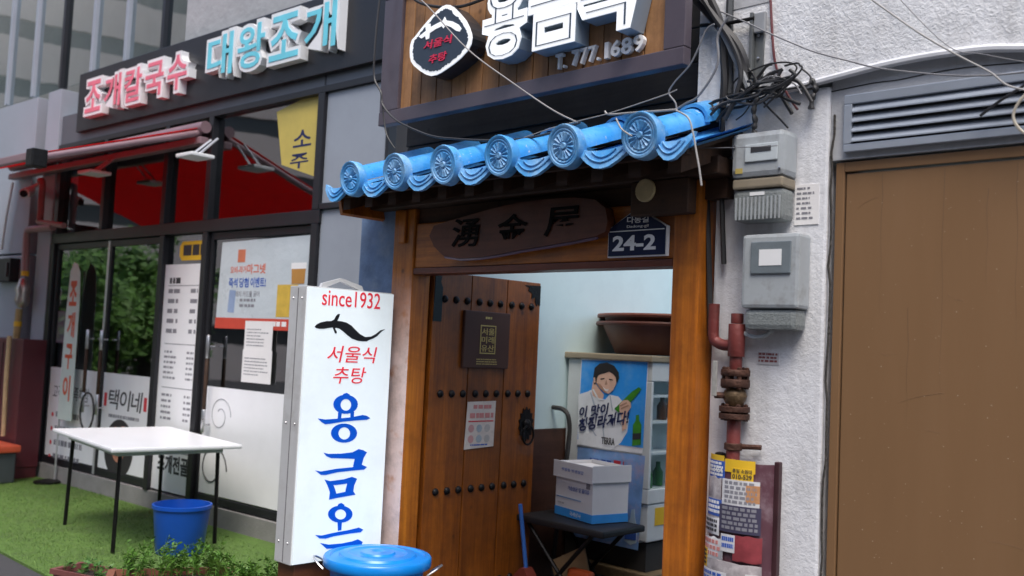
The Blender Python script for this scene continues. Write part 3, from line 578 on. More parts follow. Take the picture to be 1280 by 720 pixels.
part('bottle_print', MB().prism([G.uz(640+x/4.5,560+y/4.5,fy-.004) for x,y in [(632,520),(640,440),(665,395),(672,345),(690,345),(692,395),(702,440),(698,535),(665,545)]], fy-.0045, fy-.0027), mat('pale bottle print', (.45,.58,.66), .4), p2)
part('bottle_label_print', MB().prism([G.uz(640+x/4.5,560+y/4.5,fy-.004) for x,y in [(638,455),(700,458),(697,520),(634,512)]], fy-.0060, fy-.0047), INKBLUE, p2)
# basins on the cooler
def basin(name, c, r, h, m, label, rim=.03):
    t = thing(name, label, 'basin', G, c, 'rubber basins on the cooler')
    part('bowl', MB().lathe([(r*.78,0),(r*.80,.004),(r*.90,h*.55),(r*.965,h-.022),(r*.97,h-.012),(r+rim,h-.012),(r+rim+.004,h),(r+rim,h+.010),(r+.004,h+.010),(r*.945,h-.02),(r*.87,h*.5),(r*.76,.02)], c, 40), m, t)
    return t
RUB = mat('red brown rubber', (.105,.028,.016), .5, 0, .15, 5, dirt=(.16,.07,.04), damt=.4)
basin('rubber_basin', (-3.44,1.83,1.492), .475, .185, RUB, 'wide red brown rubber basin set on top of the cooler')
basin('rubber_basin', (-3.42,1.84,1.55), .49, .175, mat('orange brown rubber', (.18,.045,.02), .5, 0, .12), 'upper orange brown basin nested in the wide one')
# stool, carton
st = thing('black_stool', 'black folding stool carrying the cardboard carton', 'stool', G, (-3.45,1.05,0))
BLK = mat('black plastic', (.012,.012,.013), .5, 0, .2)
part('seat', MB().box(-3.84,-3.20,.86,1.24,.51,.548, b=.012), BLK, st)
for (q0,q1) in (((-3.78,.90),(-3.30,.92)),((-3.30,.90),(-3.76,.92)),((-3.78,1.2),(-3.30,1.18)),((-3.30,1.2),(-3.76,1.18))): part('leg', MB().tube([(q0[0],q0[1],.51),(q1[0],q1[1],.02)], .012, 8), IRON, st)
cb = thing('carton', 'white and blue cardboard carton resting on the black stool', 'carton', G, (-3.5,1.0,.55))
CARD = mat('carton white', (.70,.70,.72), .7, 0, .06, 6); CBLUE = mat('carton blue band', (.04,.30,.75), .6)
CF = Frame((-3.715,1.06,0),-14); 
q0 = Vector((0,0,0))
def cbox(u0,u1,v0,v1,z0,z1):
    m = MB().box(u0,u1,v0,v1,z0,z1); m.v = [tuple(CF.M @ Vector(v)) for v in m.v]; return m
part('body', cbox(0,.355,0,.25,.552,.835), CARD, cb); part('blue_band', cbox(-.002,.357,-.002,.252,.553,.60), CBLUE, cb)
for q in ((-.012,.365,-.014,-.008,.77,.862),(.358,.364,-.008,.26,.775,.868),(-.012,-.006,-.008,.26,.77,.855),(-.008,.36,.256,.262,.77,.858)): part('flap', cbox(*q), CARD, cb)
def ctext(s, m, u0, u1, z0, z1, v=-.0025, fr=CF):
    o = text('lettering', s, m, cb, u0*.88, u1*.88, z0, z1, v, .0008)
    for vt in o.data.vertices: vt.co = fr.M @ (vt.co + LOC[cb.name]) - LOC[cb.name]
ctext('국세상사', INKWHITE, .17, .29, .565, .588, -.0025); ctext('가습살균 및 물티슈', INKBLUE, .14, .37, .705, .73); ctext('주방용 위생장갑', INKBLUE, .08, .32, .81, .828, -.0145); ctext('식약처 인증', INKGREY, .03, .10, .62, .63)
part('swoosh', cbox(.01,.25,-.0022,-.0005,.655,.662), mat('pale blue swoosh', (.25,.38,.6), .6), cb)
part('code_patch', cbox(.295,.33,-.0022,-.0005,.735,.765), INKGREY, cb)
cane = solo('walking_cane', MB().tube(smoothpath([G.p(691,509,1.2),G.p(704,512,1.2),G.p(711,524,1.2),G.p(710,560,1.2),(-3.83,1.2,.3),(-3.83,1.2,.02)],5), .014, 8), mat('grey cane', (.035,.033,.03), .5), G, 'dark hooked walking cane leaning beside the cooler', 'cane')
bm_ = thing('broom', 'broom with blue handle and striped bristles under the stool', 'broom', G, (-3.7,1.0,0))
part('handle', MB().tube([(-3.75,.80,.62),(-3.72,.84,.26)], .012, 8), mat('blue handle', (.04,.15,.5), .4), bm_)
part('head', MB().prism([(-3.80,.20),(-3.64,.20),(-3.70,.27),(-3.73,.27)], .80, .87), mat('dull red head', (.16,.03,.02), .5), bm_)
for i, cc in enumerate([(.04,.20,.03),(.14,.02,.03),(.05,.04,.15),(.04,.20,.03)]): part('bristles', box(-3.81+.045*i,-3.768+.045*i,.79,.88,.03,.198), mat('bristle %d'%i, cc, .8), bm_)
cr_ = thing('cardboard_scrap', 'torn brown cardboard pushed under the stool', 'cardboard', G, (-3.5,1.1,0))
part('sheet', MB().add([(-3.66,.98,.30),(-3.44,1.0,.42),(-3.38,1.06,.05),(-3.60,1.02,.03),(-3.66,.99,.30),(-3.44,1.01,.42),(-3.38,1.07,.05),(-3.60,1.03,.03)], [(0,1,2,3),(7,6,5,4),(0,4,5,1),(1,5,6,2),(2,6,7,3),(3,7,4,0)]), mat('brown card', (.25,.16,.08), .8), cr_)
solo('orange_bag', MB().box(-3.5,-3.34,.93,.99,.14,.30, b=.02), mat('orange plastic', (.42,.07,.015), .5), G, 'small orange plastic bag under the stool', 'bag')

def print_lines(par, fr_v, u0, u1, z0, z1, n, m, seed=1, fill=.55, ragged=.35, name='print_line'):
    """rows of print too small to read: each row a run of short strokes, joined as one flat print"""
    rs = random.Random(seed); mb = MB(); hrow = (z1-z0)/n
    for i in range(n):
        zt = z1-hrow*i; u = u0; ue = u0+(u1-u0)*(1-ragged*rs.random())
        while u < ue:
            w = min(hrow*rs.uniform(.35,1.3), ue-u); mb.box(u, u+w, fr_v-.001, fr_v, zt-hrow*fill, zt); u += w+hrow*rs.uniform(.12,.45)
    return part(name, mb, m, par, None, 'stuff')
# small unreadable print on plaque, notice, posters
a = G.uz(737,586,fy-.003); b = G.uz(764,576,fy-.003); print_lines(p2, fy-.003, a[0], b[0], a[1], b[1], 1, INKBLUE, 12, .9, 0); a = G.uz(767,586,fy-.003); b = G.uz(780,577,fy-.003); print_lines(p2, fy-.003, a[0], b[0], a[1], b[1], 1, INKRED, 13, .9, 0)
a = D.uz(575,460); b = D.uz(635,392); w = b[0]-a[0]; h = b[1]-a[1]
print_lines(pq, -.0222, a[0]+w*.44, a[0]+w*.58, a[1]+h*.86, a[1]+h*.91, 1, GOLD, 3, .8, 0)
print_lines(pq, -.0222, a[0]+w*.28, a[0]+w*.74, a[1]+h*.05, a[1]+h*.17, 3, GOLD, 4, .45, .3)
a = D.uz(579,562); b = D.uz(619,501); w = b[0]-a[0]; h = b[1]-a[1]
FADERED = mat('faded red print', (.55,.22,.20), .8)
print_lines(nn, -.0062, a[0]+w*.25, a[0]+w*.85, a[1]+h*.82, a[1]+h*.92, 1, FADERED, 5, .8, 0)
print_lines(nn, -.0062, a[0]+w*.14, a[0]+w*.93, a[1]+h*.62, a[1]+h*.75, 1, FADERED, 6, .8, 0)
print_lines(nn, -.0062, a[0]+w*.2, a[0]+w*.8, a[1]+h*.04, a[1]+h*.1, 1, INKBLUE, 7, .5, .2)

# ------------------------------------------------------------------ lit standing sign
lb = thing('standing_light_box', 'lit white standing sign box with blue and red Korean lettering', 'sign', B, (-.28,.08,.40))
LBW, LB0, LB1 = .53, .42, 1.752
lface = mat('lit acrylic face', (.68,.75,.78), .35, 0, .07, 1.6, emit=.30, dirt=(.55,.60,.60), dscale=2.2, damt=.5)
part('face', box(-LBW+.004,-.004,-.003,.01,LB0+.006,LB1-.006), lface, lb)
METW = mat('white sheet metal', (.56,.57,.58), .45, .1, .08, 4, dirt=(.32,.30,.27), dscale=5, damt=.5)
part('case', MB().box(-LBW,0,.0105,.15,LB0,LB1, b=.004), METW, lb)
part('case_seam', box(-LBW-.002,-LBW+.002,.073,.079,LB0+.01,LB1-.01), mat('seam grey', (.2,.2,.21), .5), lb)
for zz in (LB0+.1,(LB0+LB1)/2,LB1-.06):
    for vv in (.04,.115): part('rivet', MB().lathe([(.006,0),(.004,-.003),(.001,-.004)], (-LBW-.0005,vv,zz), 8, 'y'), STEEL, lb)
hd = part('carry_handle', MB().prism([(-.42,LB1+.002),(-.41,LB1+.022),(-.30,LB1+.055),(-.17,LB1+.025),(-.16,LB1+.002),(-.19,LB1+.002),(-.30,LB1+.04),(-.39,LB1+.002)], .05, .07), METW, lb)
part('base', MB().box(-LBW+.03,-.02,.02,.16,.0,LB0-.002, b=.006), wood('base wood', (.17,.06,.02), (.10,.03,.012), 'y'), lb)
LRED = mat('light box red', (.62,.02,.04), .4, emit=.25); LBLUE = mat('light box blue', (.0,.075,.50), .4, emit=.22); LBLK = mat('light box black', (.01,.01,.012), .4)
def lpx(pts): return [B.uz(240+x/3, 240+y/3, -.004) for x, y in pts]
def ltext(s, bl, tr, m, bold=0, sh=0, y0=240):
    a = B.uz(240+bl[0]/3, y0+bl[1]/3, -.004); b = B.uz(240+tr[0]/3, y0+tr[1]/3, -.004)
    return text('lettering', s, m, lb, a[0], b[0], a[1], b[1], -.0032, .0015, bold, sh, res=4)
ltext('since1932', (487,424), (708,382), LRED, .004)
part('eel', MB().prism(lpx([(460,505),(468,496),(482,489),(505,484),(522,484),(533,478),(540,465),(547,458),(555,457),(552,468),(545,483),(562,485),(580,490),(598,501),(614,518),(630,533),(650,544),(672,542),(690,532),(706,519),(725,514),(710,524),(695,540),(680,549),(662,556),(655,560),(640,560),(622,558),(600,550),(584,538),(566,522),(552,512),(540,509),(536,512),(543,524),(542,530),(536,530),(528,508),(512,510),(495,513),(478,513),(465,510)]), -.0048, -.0032), LBLK, lb)
ltext('서울식', (508,638), (690,582), LRED, .004, .2); ltext('추탕', (530,718), (652,658), LRED, .004, .2)
def lz(pts): return [B.uz(240+x/3, 480+y/3, -.004) for x, y in pts]
def oval(cx, cy, rx, ry, n=22): return [(cx+rx*math.cos(2*math.pi*k/n), cy+ry*math.sin(2*math.pi*k/n)) for k in range(n)]
def ring(mb, outer, inner, v0=-.0047, v1=-.0032):
    a, b = lz(outer), lz(inner); n = len(a)
    vs = [(x,v0,z) for x,z in a]+[(x,v0,z) for x,z in b]+[(x,v1,z) for x,z in a]+[(x,v1,z) for x,z in b]
    return mb.add(vs, [q for k in range(n) for q in ((k,(k+1)%n,n+(k+1)%n,n+k),(k,2*n+k,2*n+(k+1)%n,(k+1)%n),(n+k,n+(k+1)%n,3*n+(k+1)%n,3*n+k))])
def poly(mb, pts, v0=-.0047): return mb.prism(lz(pts), v0, -.0032)
g = MB(); ring(g, oval(576,76,46,36), oval(577,78,20,22)); poly(g, [(562,46),(568,37),(580,33),(592,40),(590,48)], -.0049)
for q in ([(548,106),(562,106),(558,136),(546,138)],[(594,104),(608,104),(606,132),(594,134)]): poly(g, q, -.0049)
poly(g, [(472,129),(500,133),(545,130),(600,124),(640,116),(655,119),(668,128),(656,134),(612,137),(562,142),(520,149),(500,151),(486,143)], -.0051); ring(g, oval(570,184,49,36), oval(571,185,22,23)); part('syllable', g, LBLUE, lb, 'blue brush syllable 용')
g = MB(); poly(g, [(493,257),(512,262),(560,261),(602,256),(625,244),(642,248),(656,256),(644,276),(634,312),(618,314),(604,309),(610,281),(562,279),(522,278),(505,271)], -.0047); poly(g, [(462,324),(484,328),(540,318),(600,312),(638,303),(656,311),(645,321),(600,325),(545,331),(502,341),(484,341)], -.0049)
ring(g, [(497,358),(518,364),(570,357),(600,348),(619,355),(608,380),(605,402),(613,415),(585,420),(540,428),(514,434),(517,405),(508,380)], [(530,379),(538,379),(555,377),(570,375),(582,373),(580,382),(577,392),(575,404),(565,406),(552,409),(541,411),(538,400),(534,388)]); part('syllable', g, LBLUE, lb, 'blue brush syllable 금')
g = MB(); ring(g, oval(556,488,46,32), oval(557,489,21,19)); poly(g, [(545,460),(549,450),(560,446),(572,453),(570,460)], -.0049); poly(g, [(546,518),(562,517),(560,548),(547,550)], -.0049)
poly(g, [(462,566),(486,568),(530,558),(590,547),(626,538),(642,546),(632,556),(590,561),(532,571),(500,580),(478,579)], -.0051); poly(g, [(480,596),(512,602),(560,598),(600,590),(622,582),(640,592),(628,620),(622,690),(604,694),(596,640),(602,612),(556,616),(505,618)], -.0047); part('syllable', g, LBLUE, lb, 'blue brush syllable 옥')

# ------------------------------------------------------------------ blue tub with lid
bn = thing('blue_bin', 'round blue plastic tub with lid and wire handles before light box', 'bin', G, (-3.65,-.28,0))
BLUEP = mat('blue plastic', (.004,.24,.74), .32, 0, .06, 6, coat=.2); c = (-3.65,-.28,0)
part('tub', MB().lathe([(.175,0),(.182,.01),(.205,.25),(.222,.43),(.236,.432),(.236,.452),(.215,.454),(.17,.02)], c, 40), BLUEP, bn)
part('lid', MB().lathe([(.252,.440),(.256,.445),(.256,.478),(.250,.486),(.225,.490),(.218,.482),(.185,.486),(.178,.496),(.14,.499),(.132,.493),(.085,.495),(.078,.503),(.03,.506),(.02,.500),(.001,.500)], c, 48), BLUEP, bn)
for s, a0 in ((1,38),(-1,218)):
    ca, sa = math.cos(rad(a0)), math.sin(rad(a0)); pts = []
    for t in range(9):
        th = rad(-80+160*t/8); rr = .236+.075*math.cos(th); tt = .05*math.sin(th); pts.append((c[0]+ca*rr-sa*tt, c[1]+sa*rr+ca*tt, .405+.055*math.cos(th)))
    part('wire_handle', MB().tube(pts, .005, 6), STEEL, bn)

# ------------------------------------------------------------------ planters
def planter(x, y, l, w, h, ang, label, seed, dense, tall):
    fr = Frame((x,y,0), ang); t = thing('planter', label, 'planter', fr, (0,0,0), 'planters by the turf'); rs = random.Random(seed)
    def ring(k, z): return [(-l/2*k,-w/2*k,z),(l/2*k,-w/2*k,z),(l/2*k,w/2*k,z),(-l/2*k,w/2*k,z)]
    vs = ring(.86,0)+ring(.98,h-.03)+ring(1.06,h-.028)+ring(1.06,h)+ring(.94,h)+ring(.9,h-.05)
    fs = [(0,3,2,1)]+[(i*4+k,i*4+(k+1)%4,(i+1)*4+(k+1)%4,(i+1)*4+k) for i in range(5) for k in range(4)]+[(20,21,22,23)]
    part('trough', MB().add(vs, fs), mat('terracotta plastic %d'%seed, [(.22,.085,.05),(.17,.06,.055)][seed%2], .55, 0, .12), t)
    part('soil', MB().box(-l*.44,l*.44,-w*.44,w*.44,h-.06,h-.035), mat('soil', (.03,.02,.015), .9, 0, .3, 30, bump=.8), t)
    mb = MB()
    for s in range(dense):
        px, py = rs.uniform(-l*.45,l*.45), rs.uniform(-w*.45,w*.45); lean = (rs.gauss(0,.35), rs.gauss(0,.35)); hh = tall*rs.uniform(.5,1.1)
        pts = [Vector((px+lean[0]*hh*q*q, py+lean[1]*hh*q*q, h-.04+hh*q)) for q in (0,.35,.7,1)]
        mb.tube(pts, .0022, 4, .001)
        for j in range(26):
            q = rs.uniform(.3,1.0); b0 = Vector((px+lean[0]*hh*q*q, py+lean[1]*hh*q*q, h-.04+hh*q)); d = Vector((rs.gauss(0,1),rs.gauss(0,1),rs.uniform(-.1,1.0))).normalized(); ln = rs.uniform(.016,.042); sd = d.cross(Vector((rs.random(),rs.random(),rs.random()))).normalized()*ln*.16
            mb.add([b0, b0+d*ln*.5+sd, b0+d*ln, b0+d*ln*.5-sd], [(0,1,2,3)])
    part('foliage', mb, mat('feathery leaf %d'%seed, [(.085,.20,.025),(.06,.17,.03)][seed%2], .5, 0, .45, 12, dirt=(.16,.26,.05), dscale=14, damt=.7), t, None, 'stuff')
q = onz(215,716,.20); planter(q.x, q.y, .62, .22, .20, 62, 'terracotta trough of feathery green plants beside the table', 4, 70, .20)
q = onz(125,712,.16); planter(q.x, q.y, .50, .20, .15, 20, 'low dark red trough at the edge of the turf', 5, 16, .08)
q = onz(345,722,.22); planter(q.x, q.y, .70, .20, .19, 62, 'trough of bushy green plants in front of the light box', 6, 80, .17)

# ------------------------------------------------------------------ white wall and steel door on the right
ww = thing('white_wall', 'white rough stucco wall around the brown steel door', 'wall', R, (.5,.1,0))
part('pier', MB().box(-.03,.432,0,.2,0,2.52, b=.012), STUC, ww)
bead = tpath(R, [(893,136),(935,124),(985,112),(1050,95),(1100,82),(1160,70),(1230,61),(1280,60),(1340,58)], -.02)
part('upper_wall', MB().prism([(q[0],q[2]) for q in bead]+[(2.6,bead[-1][2]),(2.6,4.6),(-.12,4.6),(-.12,bead[0][2])], -.018, .2), STUC2, ww)
part('bead_moulding', MB().tube(smoothpath(bead,4), .014, 8), mat('moulding paint', (.70,.71,.74), .5, 0, .08, 12), ww)
part('header', MB().prism([(.434,2.24),(2.6,2.24),(2.6,2.70)]+[(q[0],q[2]+.02) for q in reversed(bead) if q[0] > .434]+[(.434,2.55)], .012, .2), PLASTER, ww)
def edge_poly():
    rs = random.Random(4); pts = []
    for i in range(34):
        z = .1+i*.07; pts.append((.4335+rs.uniform(.004,.016), .006, z))
    return pts
part('chipped_edge', MB().tube(edge_poly(), .0045, 5), mat('chipped dark edge', (.05,.045,.04), .9, 0, .5, 40, bump=1), ww)
part('crack', MB().tube(smoothpath(tpath(R, [(1033,116),(1090,104),(1122,100),(1160,92),(1210,84),(1280,78)], .011),3), .0025, 4), mat('crack dark', (.03,.03,.03), .9), ww)
pt = trace(R, [(915,13),(962,2),(962,-20),(915,-20)], -.019); part('plaster_patch', MB().prism(pt, -.021, -.0185), PLASTER, ww)
sd = thing('steel_door', 'large brown painted steel door filling the right side', 'door', R, (.9,.05,0))
part('frame', MB().box(.452,.484,.022,.12,0,2.232, b=.003), BROWNSTEEL, sd); part('frame_head', MB().box(.4845,2.4,.022,.12,2.196,2.232, b=.003), BROWNSTEEL, sd)
part('leaf', MB().box(.489,1.55,.03,.09,.02,2.190, b=.003), BROWNSTEEL, sd); part('leaf', MB().box(1.555,2.4,.03,.09,.02,2.190, b=.003), BROWNSTEEL, sd)
rs = random.Random(9); SPECK = mat('pale paint speck', (.42,.34,.24), .6); mb = MB()
for i in range(150):
    u, z = rs.uniform(.5,1.2), rs.uniform(.75,2.15); s = rs.uniform(.0006,.0022); mb.lathe([(s,0),(.0001,-.0007)], (u,.0299,z), 5, 'y')
part('paint_specks', mb, SPECK, sd, None, 'stuff')
mb = MB()
for i in range(5):
    u = (.62,.83,.97,1.06,.72)[i]; z = (2.18,2.18,2.1,2.18,1.7)[i]; l_ = (.5,.8,.35,.6,.4)[i]; mb.tube([(u+.003*math.sin(q*2+i), .0301, z-l_*q/6) for q in range(7)], [.0012*(1-q/8) for q in range(7)], 4)
part('drip_stains', mb, mat('drip stain', (.15,.085,.042), .5), sd, None, 'stuff')
SCUFF = mat('pale scuff', (.235,.14,.075), .6); mb = MB()
for i in range(9):
    u, z, l_, a_ = rs.uniform(.52,1.15), rs.uniform(.8,2.1), rs.uniform(.02,.14), rs.choice([0,0,1.57,.3,-.4]); pts = [(u+l_*q*math.cos(a_)+.01*math.sin(q*3+i), .0298, z+l_*q*math.sin(a_)+.012*math.cos(q*2.3+i)) for q in (0,.25,.5,.75,1)]
    mb.tube(pts, .0005, 4)
part('scuff_marks', mb, SCUFF, sd, None, 'stuff')
vt_ = thing('louvre_vent', 'grey metal louvre vent above the brown steel door', 'vent', R, (1.2,0,2.26))
VP = mat('vent grey paint', (.36,.40,.46), .35, .3, .06)
part('frame_rail', MB().box(.49,2.3,-.012,.011,2.437,2.472, b=.003), VP, vt_); part('frame_rail', MB().box(.49,2.3,-.012,.011,2.262,2.29, b=.003), VP, vt_); part('frame_stile', MB().box(.49,.52,-.013,.010,2.2905,2.4365, b=.003), VP, vt_)
part('back', box(.52,2.3,.004,.0115,2.291,2.436), mat('vent dark', (.02,.02,.022), .8), vt_)
for i in range(4):
    z = 2.296+.036*i; part('slat', MB().prism([(.521,z),(2.3,z),(2.3,z+.004),(.521,z+.004)], 0,0).add([], []) if False else MB().add([(.521,-.016,z),(2.3,-.016,z),(2.3,.003,z+.026),(.521,.003,z+.026),(.521,-.016,z+.005),(2.3,-.016,z+.005),(2.3,.003,z+.031),(.521,.003,z+.031)], [(0,3,2,1),(4,5,6,7),(0,1,5,4),(1,2,6,5),(2,3,7,6),(3,0,4,7)]), VP, vt_)

# ------------------------------------------------------------------ meters, gas pipe and guard on the white wall
def rbox(x0,y0,x1,y1,v): a = R.uz(x0,y1,v); b = R.uz(x1,y0,v); return a[0],b[0],a[1],b[1]
METG = mat('aged grey plastic', (.36,.39,.41), .45, 0, .1, 8, dirt=(.13,.11,.09), dscale=7, damt=.7)
MESH = mat('ribbed grey cover', (.20,.22,.22), .4, 0, .25, 90, bump=.8, bscale=140, bdist=.004)
mt = thing('gas_meter', 'grey gas meter with ribbed lower half on the white wall', 'meter', R, (.13,-.1,2.0))
a = rbox(913,160,975,228,-.12)
part('body', MB().box(a[0],a[1]+.02,-.12,-.001,a[2]+.012,a[3], b=.022), METG, mt)
part('window', MB().box(a[0]+.06,a[1]-.005,-.127,-.1205,a[2]+.07,a[3]-.05, b=.003), mat('hazy window', (.50,.55,.57), .3, 0, .1, 14), mt)
part('collar', MB().box(a[0]+.004,a[1]+.012,-.112,-.001,a[2]-.028,a[2]+.011, b=.008), mat('beige collar', (.26,.22,.16), .6, 0, .2), mt)
part('ribbed_bowl', MB().box(a[0]+.004,a[1]+.010,-.105,-.001,a[2]-.15,a[2]-.029, b=.02), MESH, mt)
for q in ((.015,.02),(.015,.13),(.2,.02)): part('screw', MB().lathe([(.005,0),(.005,-.003),(.001,-.004)], (a[0]+q[0],-.1205,a[2]+.02+q[1]*.9), 8, 'y'), STEEL, mt)
part('counter', box(a[0]+.085,a[1]-.03,-.1285,-.1272,a[2]+.105,a[2]+.125), INK, mt); part('yellow_label', box(a[0]+.02,a[0]+.05,-.1215,-.1203,a[2]+.03,a[2]+.05), mat('dirty yellow label', (.45,.35,.1), .6), mt)
part('rating_plate', box(a[0]+.075,a[0]+.135,-.107,-.1052,a[2]-.055,a[2]-.042), WHITE, mt)
for i in range(12):
    uu = a[0]+.02+(a[1]-a[0]-.02)*i/11; part('rib', box(uu-.003,uu+.003,-.109,-.1055,a[2]-.145,a[2]-.06), METG, mt)
lbm = thing('label_tag', 'white printed tag beside the gas meter', 'tag', R, (.35,0,2.1))
a = rbox(993,236,1024,265,-.004); part('sheet', box(a[0],a[1],-.004,-.0005,a[2]-.05,a[3]+.02), PAPER, lbm); print_lines(lbm, -.0042, a[0]+.008, a[1]-.01, a[2]-.04, a[3]+.01, 7, INKGREY, 2, .4)
em2 = thing('electric_meter', 'electric meter under clear cover below the gas meter', 'meter', R, (.2,-.08,1.7))
a = rbox(925,290,1000,395,-.10)
part('case', MB().box(a[0],a[1],-.10,-.001,a[2]+.03,a[3], b=.014), METG, em2)
part('cover_window', MB().box(a[0]+.04,a[1]-.03,-.108,-.1005,a[3]-.15,a[3]-.03, b=.004), mat('meter window', (.16,.19,.21), .15, 0, .2, 14), em2)
part('dial_face', box(a[0]+.075,a[1]-.065,-.1095,-.1082,a[3]-.12,a[3]-.06), WHITE, em2)
part('ribbed_base', MB().box(a[0]+.01,a[1]-.01,-.09,-.001,a[2]-.05,a[2]+.029, b=.02), MESH, em2)
lp = []
for k in range(13):
    th = rad(180+180*k/12); q = R.uz(945,415,-.05); lp.append((q[0]+.075*math.cos(th), -.05, q[1]+.04+.06*math.sin(th)))
solo('cable_loop', MB().tube(lp, .009, 8), METG, R, 'grey hose loop hanging under the electric meter', 'hose')
wn = thing('wall_notice', 'small faded printed sticker on the white wall by the pipe', 'sticker', R, (.25,0,1.5))
a = rbox(947,441,974,455,-.003); part('sheet', box(a[0],a[1],-.003,-.0005,a[2],a[3]), mat('grey sticker', (.5,.5,.52), .6), wn); print_lines(wn, -.0031, a[0]+.004, a[1]-.004, a[2]+.004, a[3]-.003, 3, mat('dark red ink', (.2,.06,.06), .6), 3, .6, .15)
gp = thing('gas_pipe', 'red gas riser pipe with rusty flanged valve on white wall', 'pipe', R, (.09,-.05,1.0))
pv = -.055; pu = R.uz(919,480,pv)[0]
def zz(y): return R.uz(920,y,pv)[1]
def cyl(z0, z1, r, n=16): return MB().lathe([(r*.97,z0),(r,z0+.002),(r,z1-.002),(r*.97,z1)], (pu,pv,0), n)
part('riser', cyl(zz(760), zz(518), .026), REDPIPE, gp); part('riser', cyl(zz(465), zz(420), .024), REDPIPE, gp); part('tee', cyl(zz(446), zz(405), .032), REDPIPE, gp)
part('elbow', MB().tube(smoothpath([(pu,pv,zz(430)),(pu-.05,pv,zz(432)),(pu-.085,pv,zz(428)),(pu-.10,pv,zz(420)),(pu-.10,pv,zz(380))],4), .022, 10), REDPIPE, gp)
part('upper_pipe', cyl(zz(405)+.002, zz(392), .024), REDPIPE, gp)
for y0, y1, r in ((484,474,.055),(470,462,.055),(524,517,.058),(515,508,.058)):
    fl = part('flange', cyl(zz(y0), zz(y1), r), RUST, gp)
    for k in range(6):
        th = k*math.pi/3+.3; part('bolt', MB().lathe([(.010,-.006),(.010,zz(y1)-zz(y0)+.006),(.004,zz(y1)-zz(y0)+.010)], (pu+.043*math.cos(th),pv+.043*math.sin(th),zz(y0)), 6), RUST, fl)
vb = part('valve_body', MB().lathe([(.03,zz(507)),(.042,zz(500)),(.046,zz(494)),(.040,zz(489)),(.03,zz(485))], (pu,pv,0), 16), mat('brassy rust', (.11,.07,.035), .5, .5, .4, 18, bump=.6), gp)
part('valve_stem', MB().tube([(pu-.03,pv-.03,zz(495)),(pu-.055,pv-.055,zz(495))], .012, 8), RUST, vb)
part('valve_lever', MB().box(pu-.062,pu-.042,pv-.068,pv-.060,zz(496),zz(452), b=.003), mat('pale lever', (.42,.41,.38), .5, .4, .2, 40), vb)
part('pipe_clamp', MB().lathe([(.031,zz(563)),(.034,zz(562)),(.034,zz(555)),(.031,zz(554))], (pu,pv,0), 16), RUST, gp)
part('clamp_arm', MB().tube([(pu+.02,pv+.01,zz(558)),(pu+.10,pv+.03,zz(557))], .010, 8), RUST, gp)
# half-round guard covered in stickers
gd = thing('pipe_guard', 'dark red half round pipe guard plastered with small advertising stickers', 'pipe guard', R, (.1,-.05,0))
gu0 = R.uz(889,600,-.02)[0]; gu1 = R.uz(970,600,-.02)[0]; gz = R.uz(915,576,-.06)[1]; gc = (gu0+gu1)/2; gr = (gu1-gu0)/2
MAROON = mat('maroon guard paint', (.10,.040,.055), .4, 0, .2, 6, dirt=(.30,.24,.27), dscale=6, damt=.7)
def gpt(th, dz=0, off=0): return (gc-(gr+off)*math.cos(th), .0-(gr*.62+off)*math.sin(th)-.01, dz)
def arc_sheet(t0, t1, z0, z1, off, th=.0012, n=6, jitter=0, rs=None):
    mb = MB(); vs = []
    for o_ in (off, off-th):
        for z in (z0, z1):
            for k in range(n+1): vs.append(gpt(t0+(t1-t0)*k/n, z+(rs.uniform(-jitter,jitter) if rs else 0), o_))
    m = n+1; fs = []
    for k in range(n): fs += [(k,k+1,m+k+1,m+k),(2*m+k,3*m+k,3*m+k+1,2*m+k+1),(k,2*m+k,2*m+k+1,k+1),(m+k,m+k+1,3*m+k+1,3*m+k)]
    fs += [(0,m,3*m,2*m),(n,2*m+n,3*m+n,m+n)]
    return mb.add(vs, fs, True)
part('shell', arc_sheet(.05, math.pi-.05, .02, gz, 0, .004, 18), MAROON, gd)
part('side_flange', MB().box(gu1-.004,gu1+.016,-.030,-.002,.02,gz+.012, b=.004), mat('dark maroon flange', (.045,.016,.02), .5, 0, .3, 8), gd)
part('top_plug', MB().lathe([(.022,0),(.024,.004),(.02,.022),(.006,.026)], (gu0+.045,-.035,gz), 12), IRON, gd)
SW = mat('worn white sticker', (.60,.60,.62), .6, 0, .15, 25); SGREY = mat('torn paper remains', (.33,.30,.31), .8, 0, .35, 30, dirt=(.6,.58,.58), dscale=18, damt=.8)
rs = random.Random(21); off = [.0022]
def sticker(t0, t1, y0, y1, m, lines=None, lm=INK, n=3, big=None, jit=0):
    z1, z0 = R.uz(915,y0,-.09)[1], R.uz(915,y1,-.09)[1]; o_ = off[0]; off[0] += .0008
    s = part('sticker', arc_sheet(t0, t1, z0, z1, o_, .0015, 6, jit, rs), m, gd)
    if n:
        mb = MB(); hrow = (z1-z0)/(n+.6)
        for i in range(n):
            zt = z1-hrow*(i+.35); t = t0+(t1-t0)*.08
            while t < t1-(t1-t0)*.12:
                w = (t1-t0)*rs.uniform(.05,.14); w = min(w, t1-(t1-t0)*.08-t); q = arc_sheet(t, t+w, zt-hrow*.62, zt, o_+.0008, .0008, 2); mb.add(q.v, q.f, False); t += w+(t1-t0)*rs.uniform(.025,.05)
        part('print', mb, lm, s, None, 'stuff')
    return s
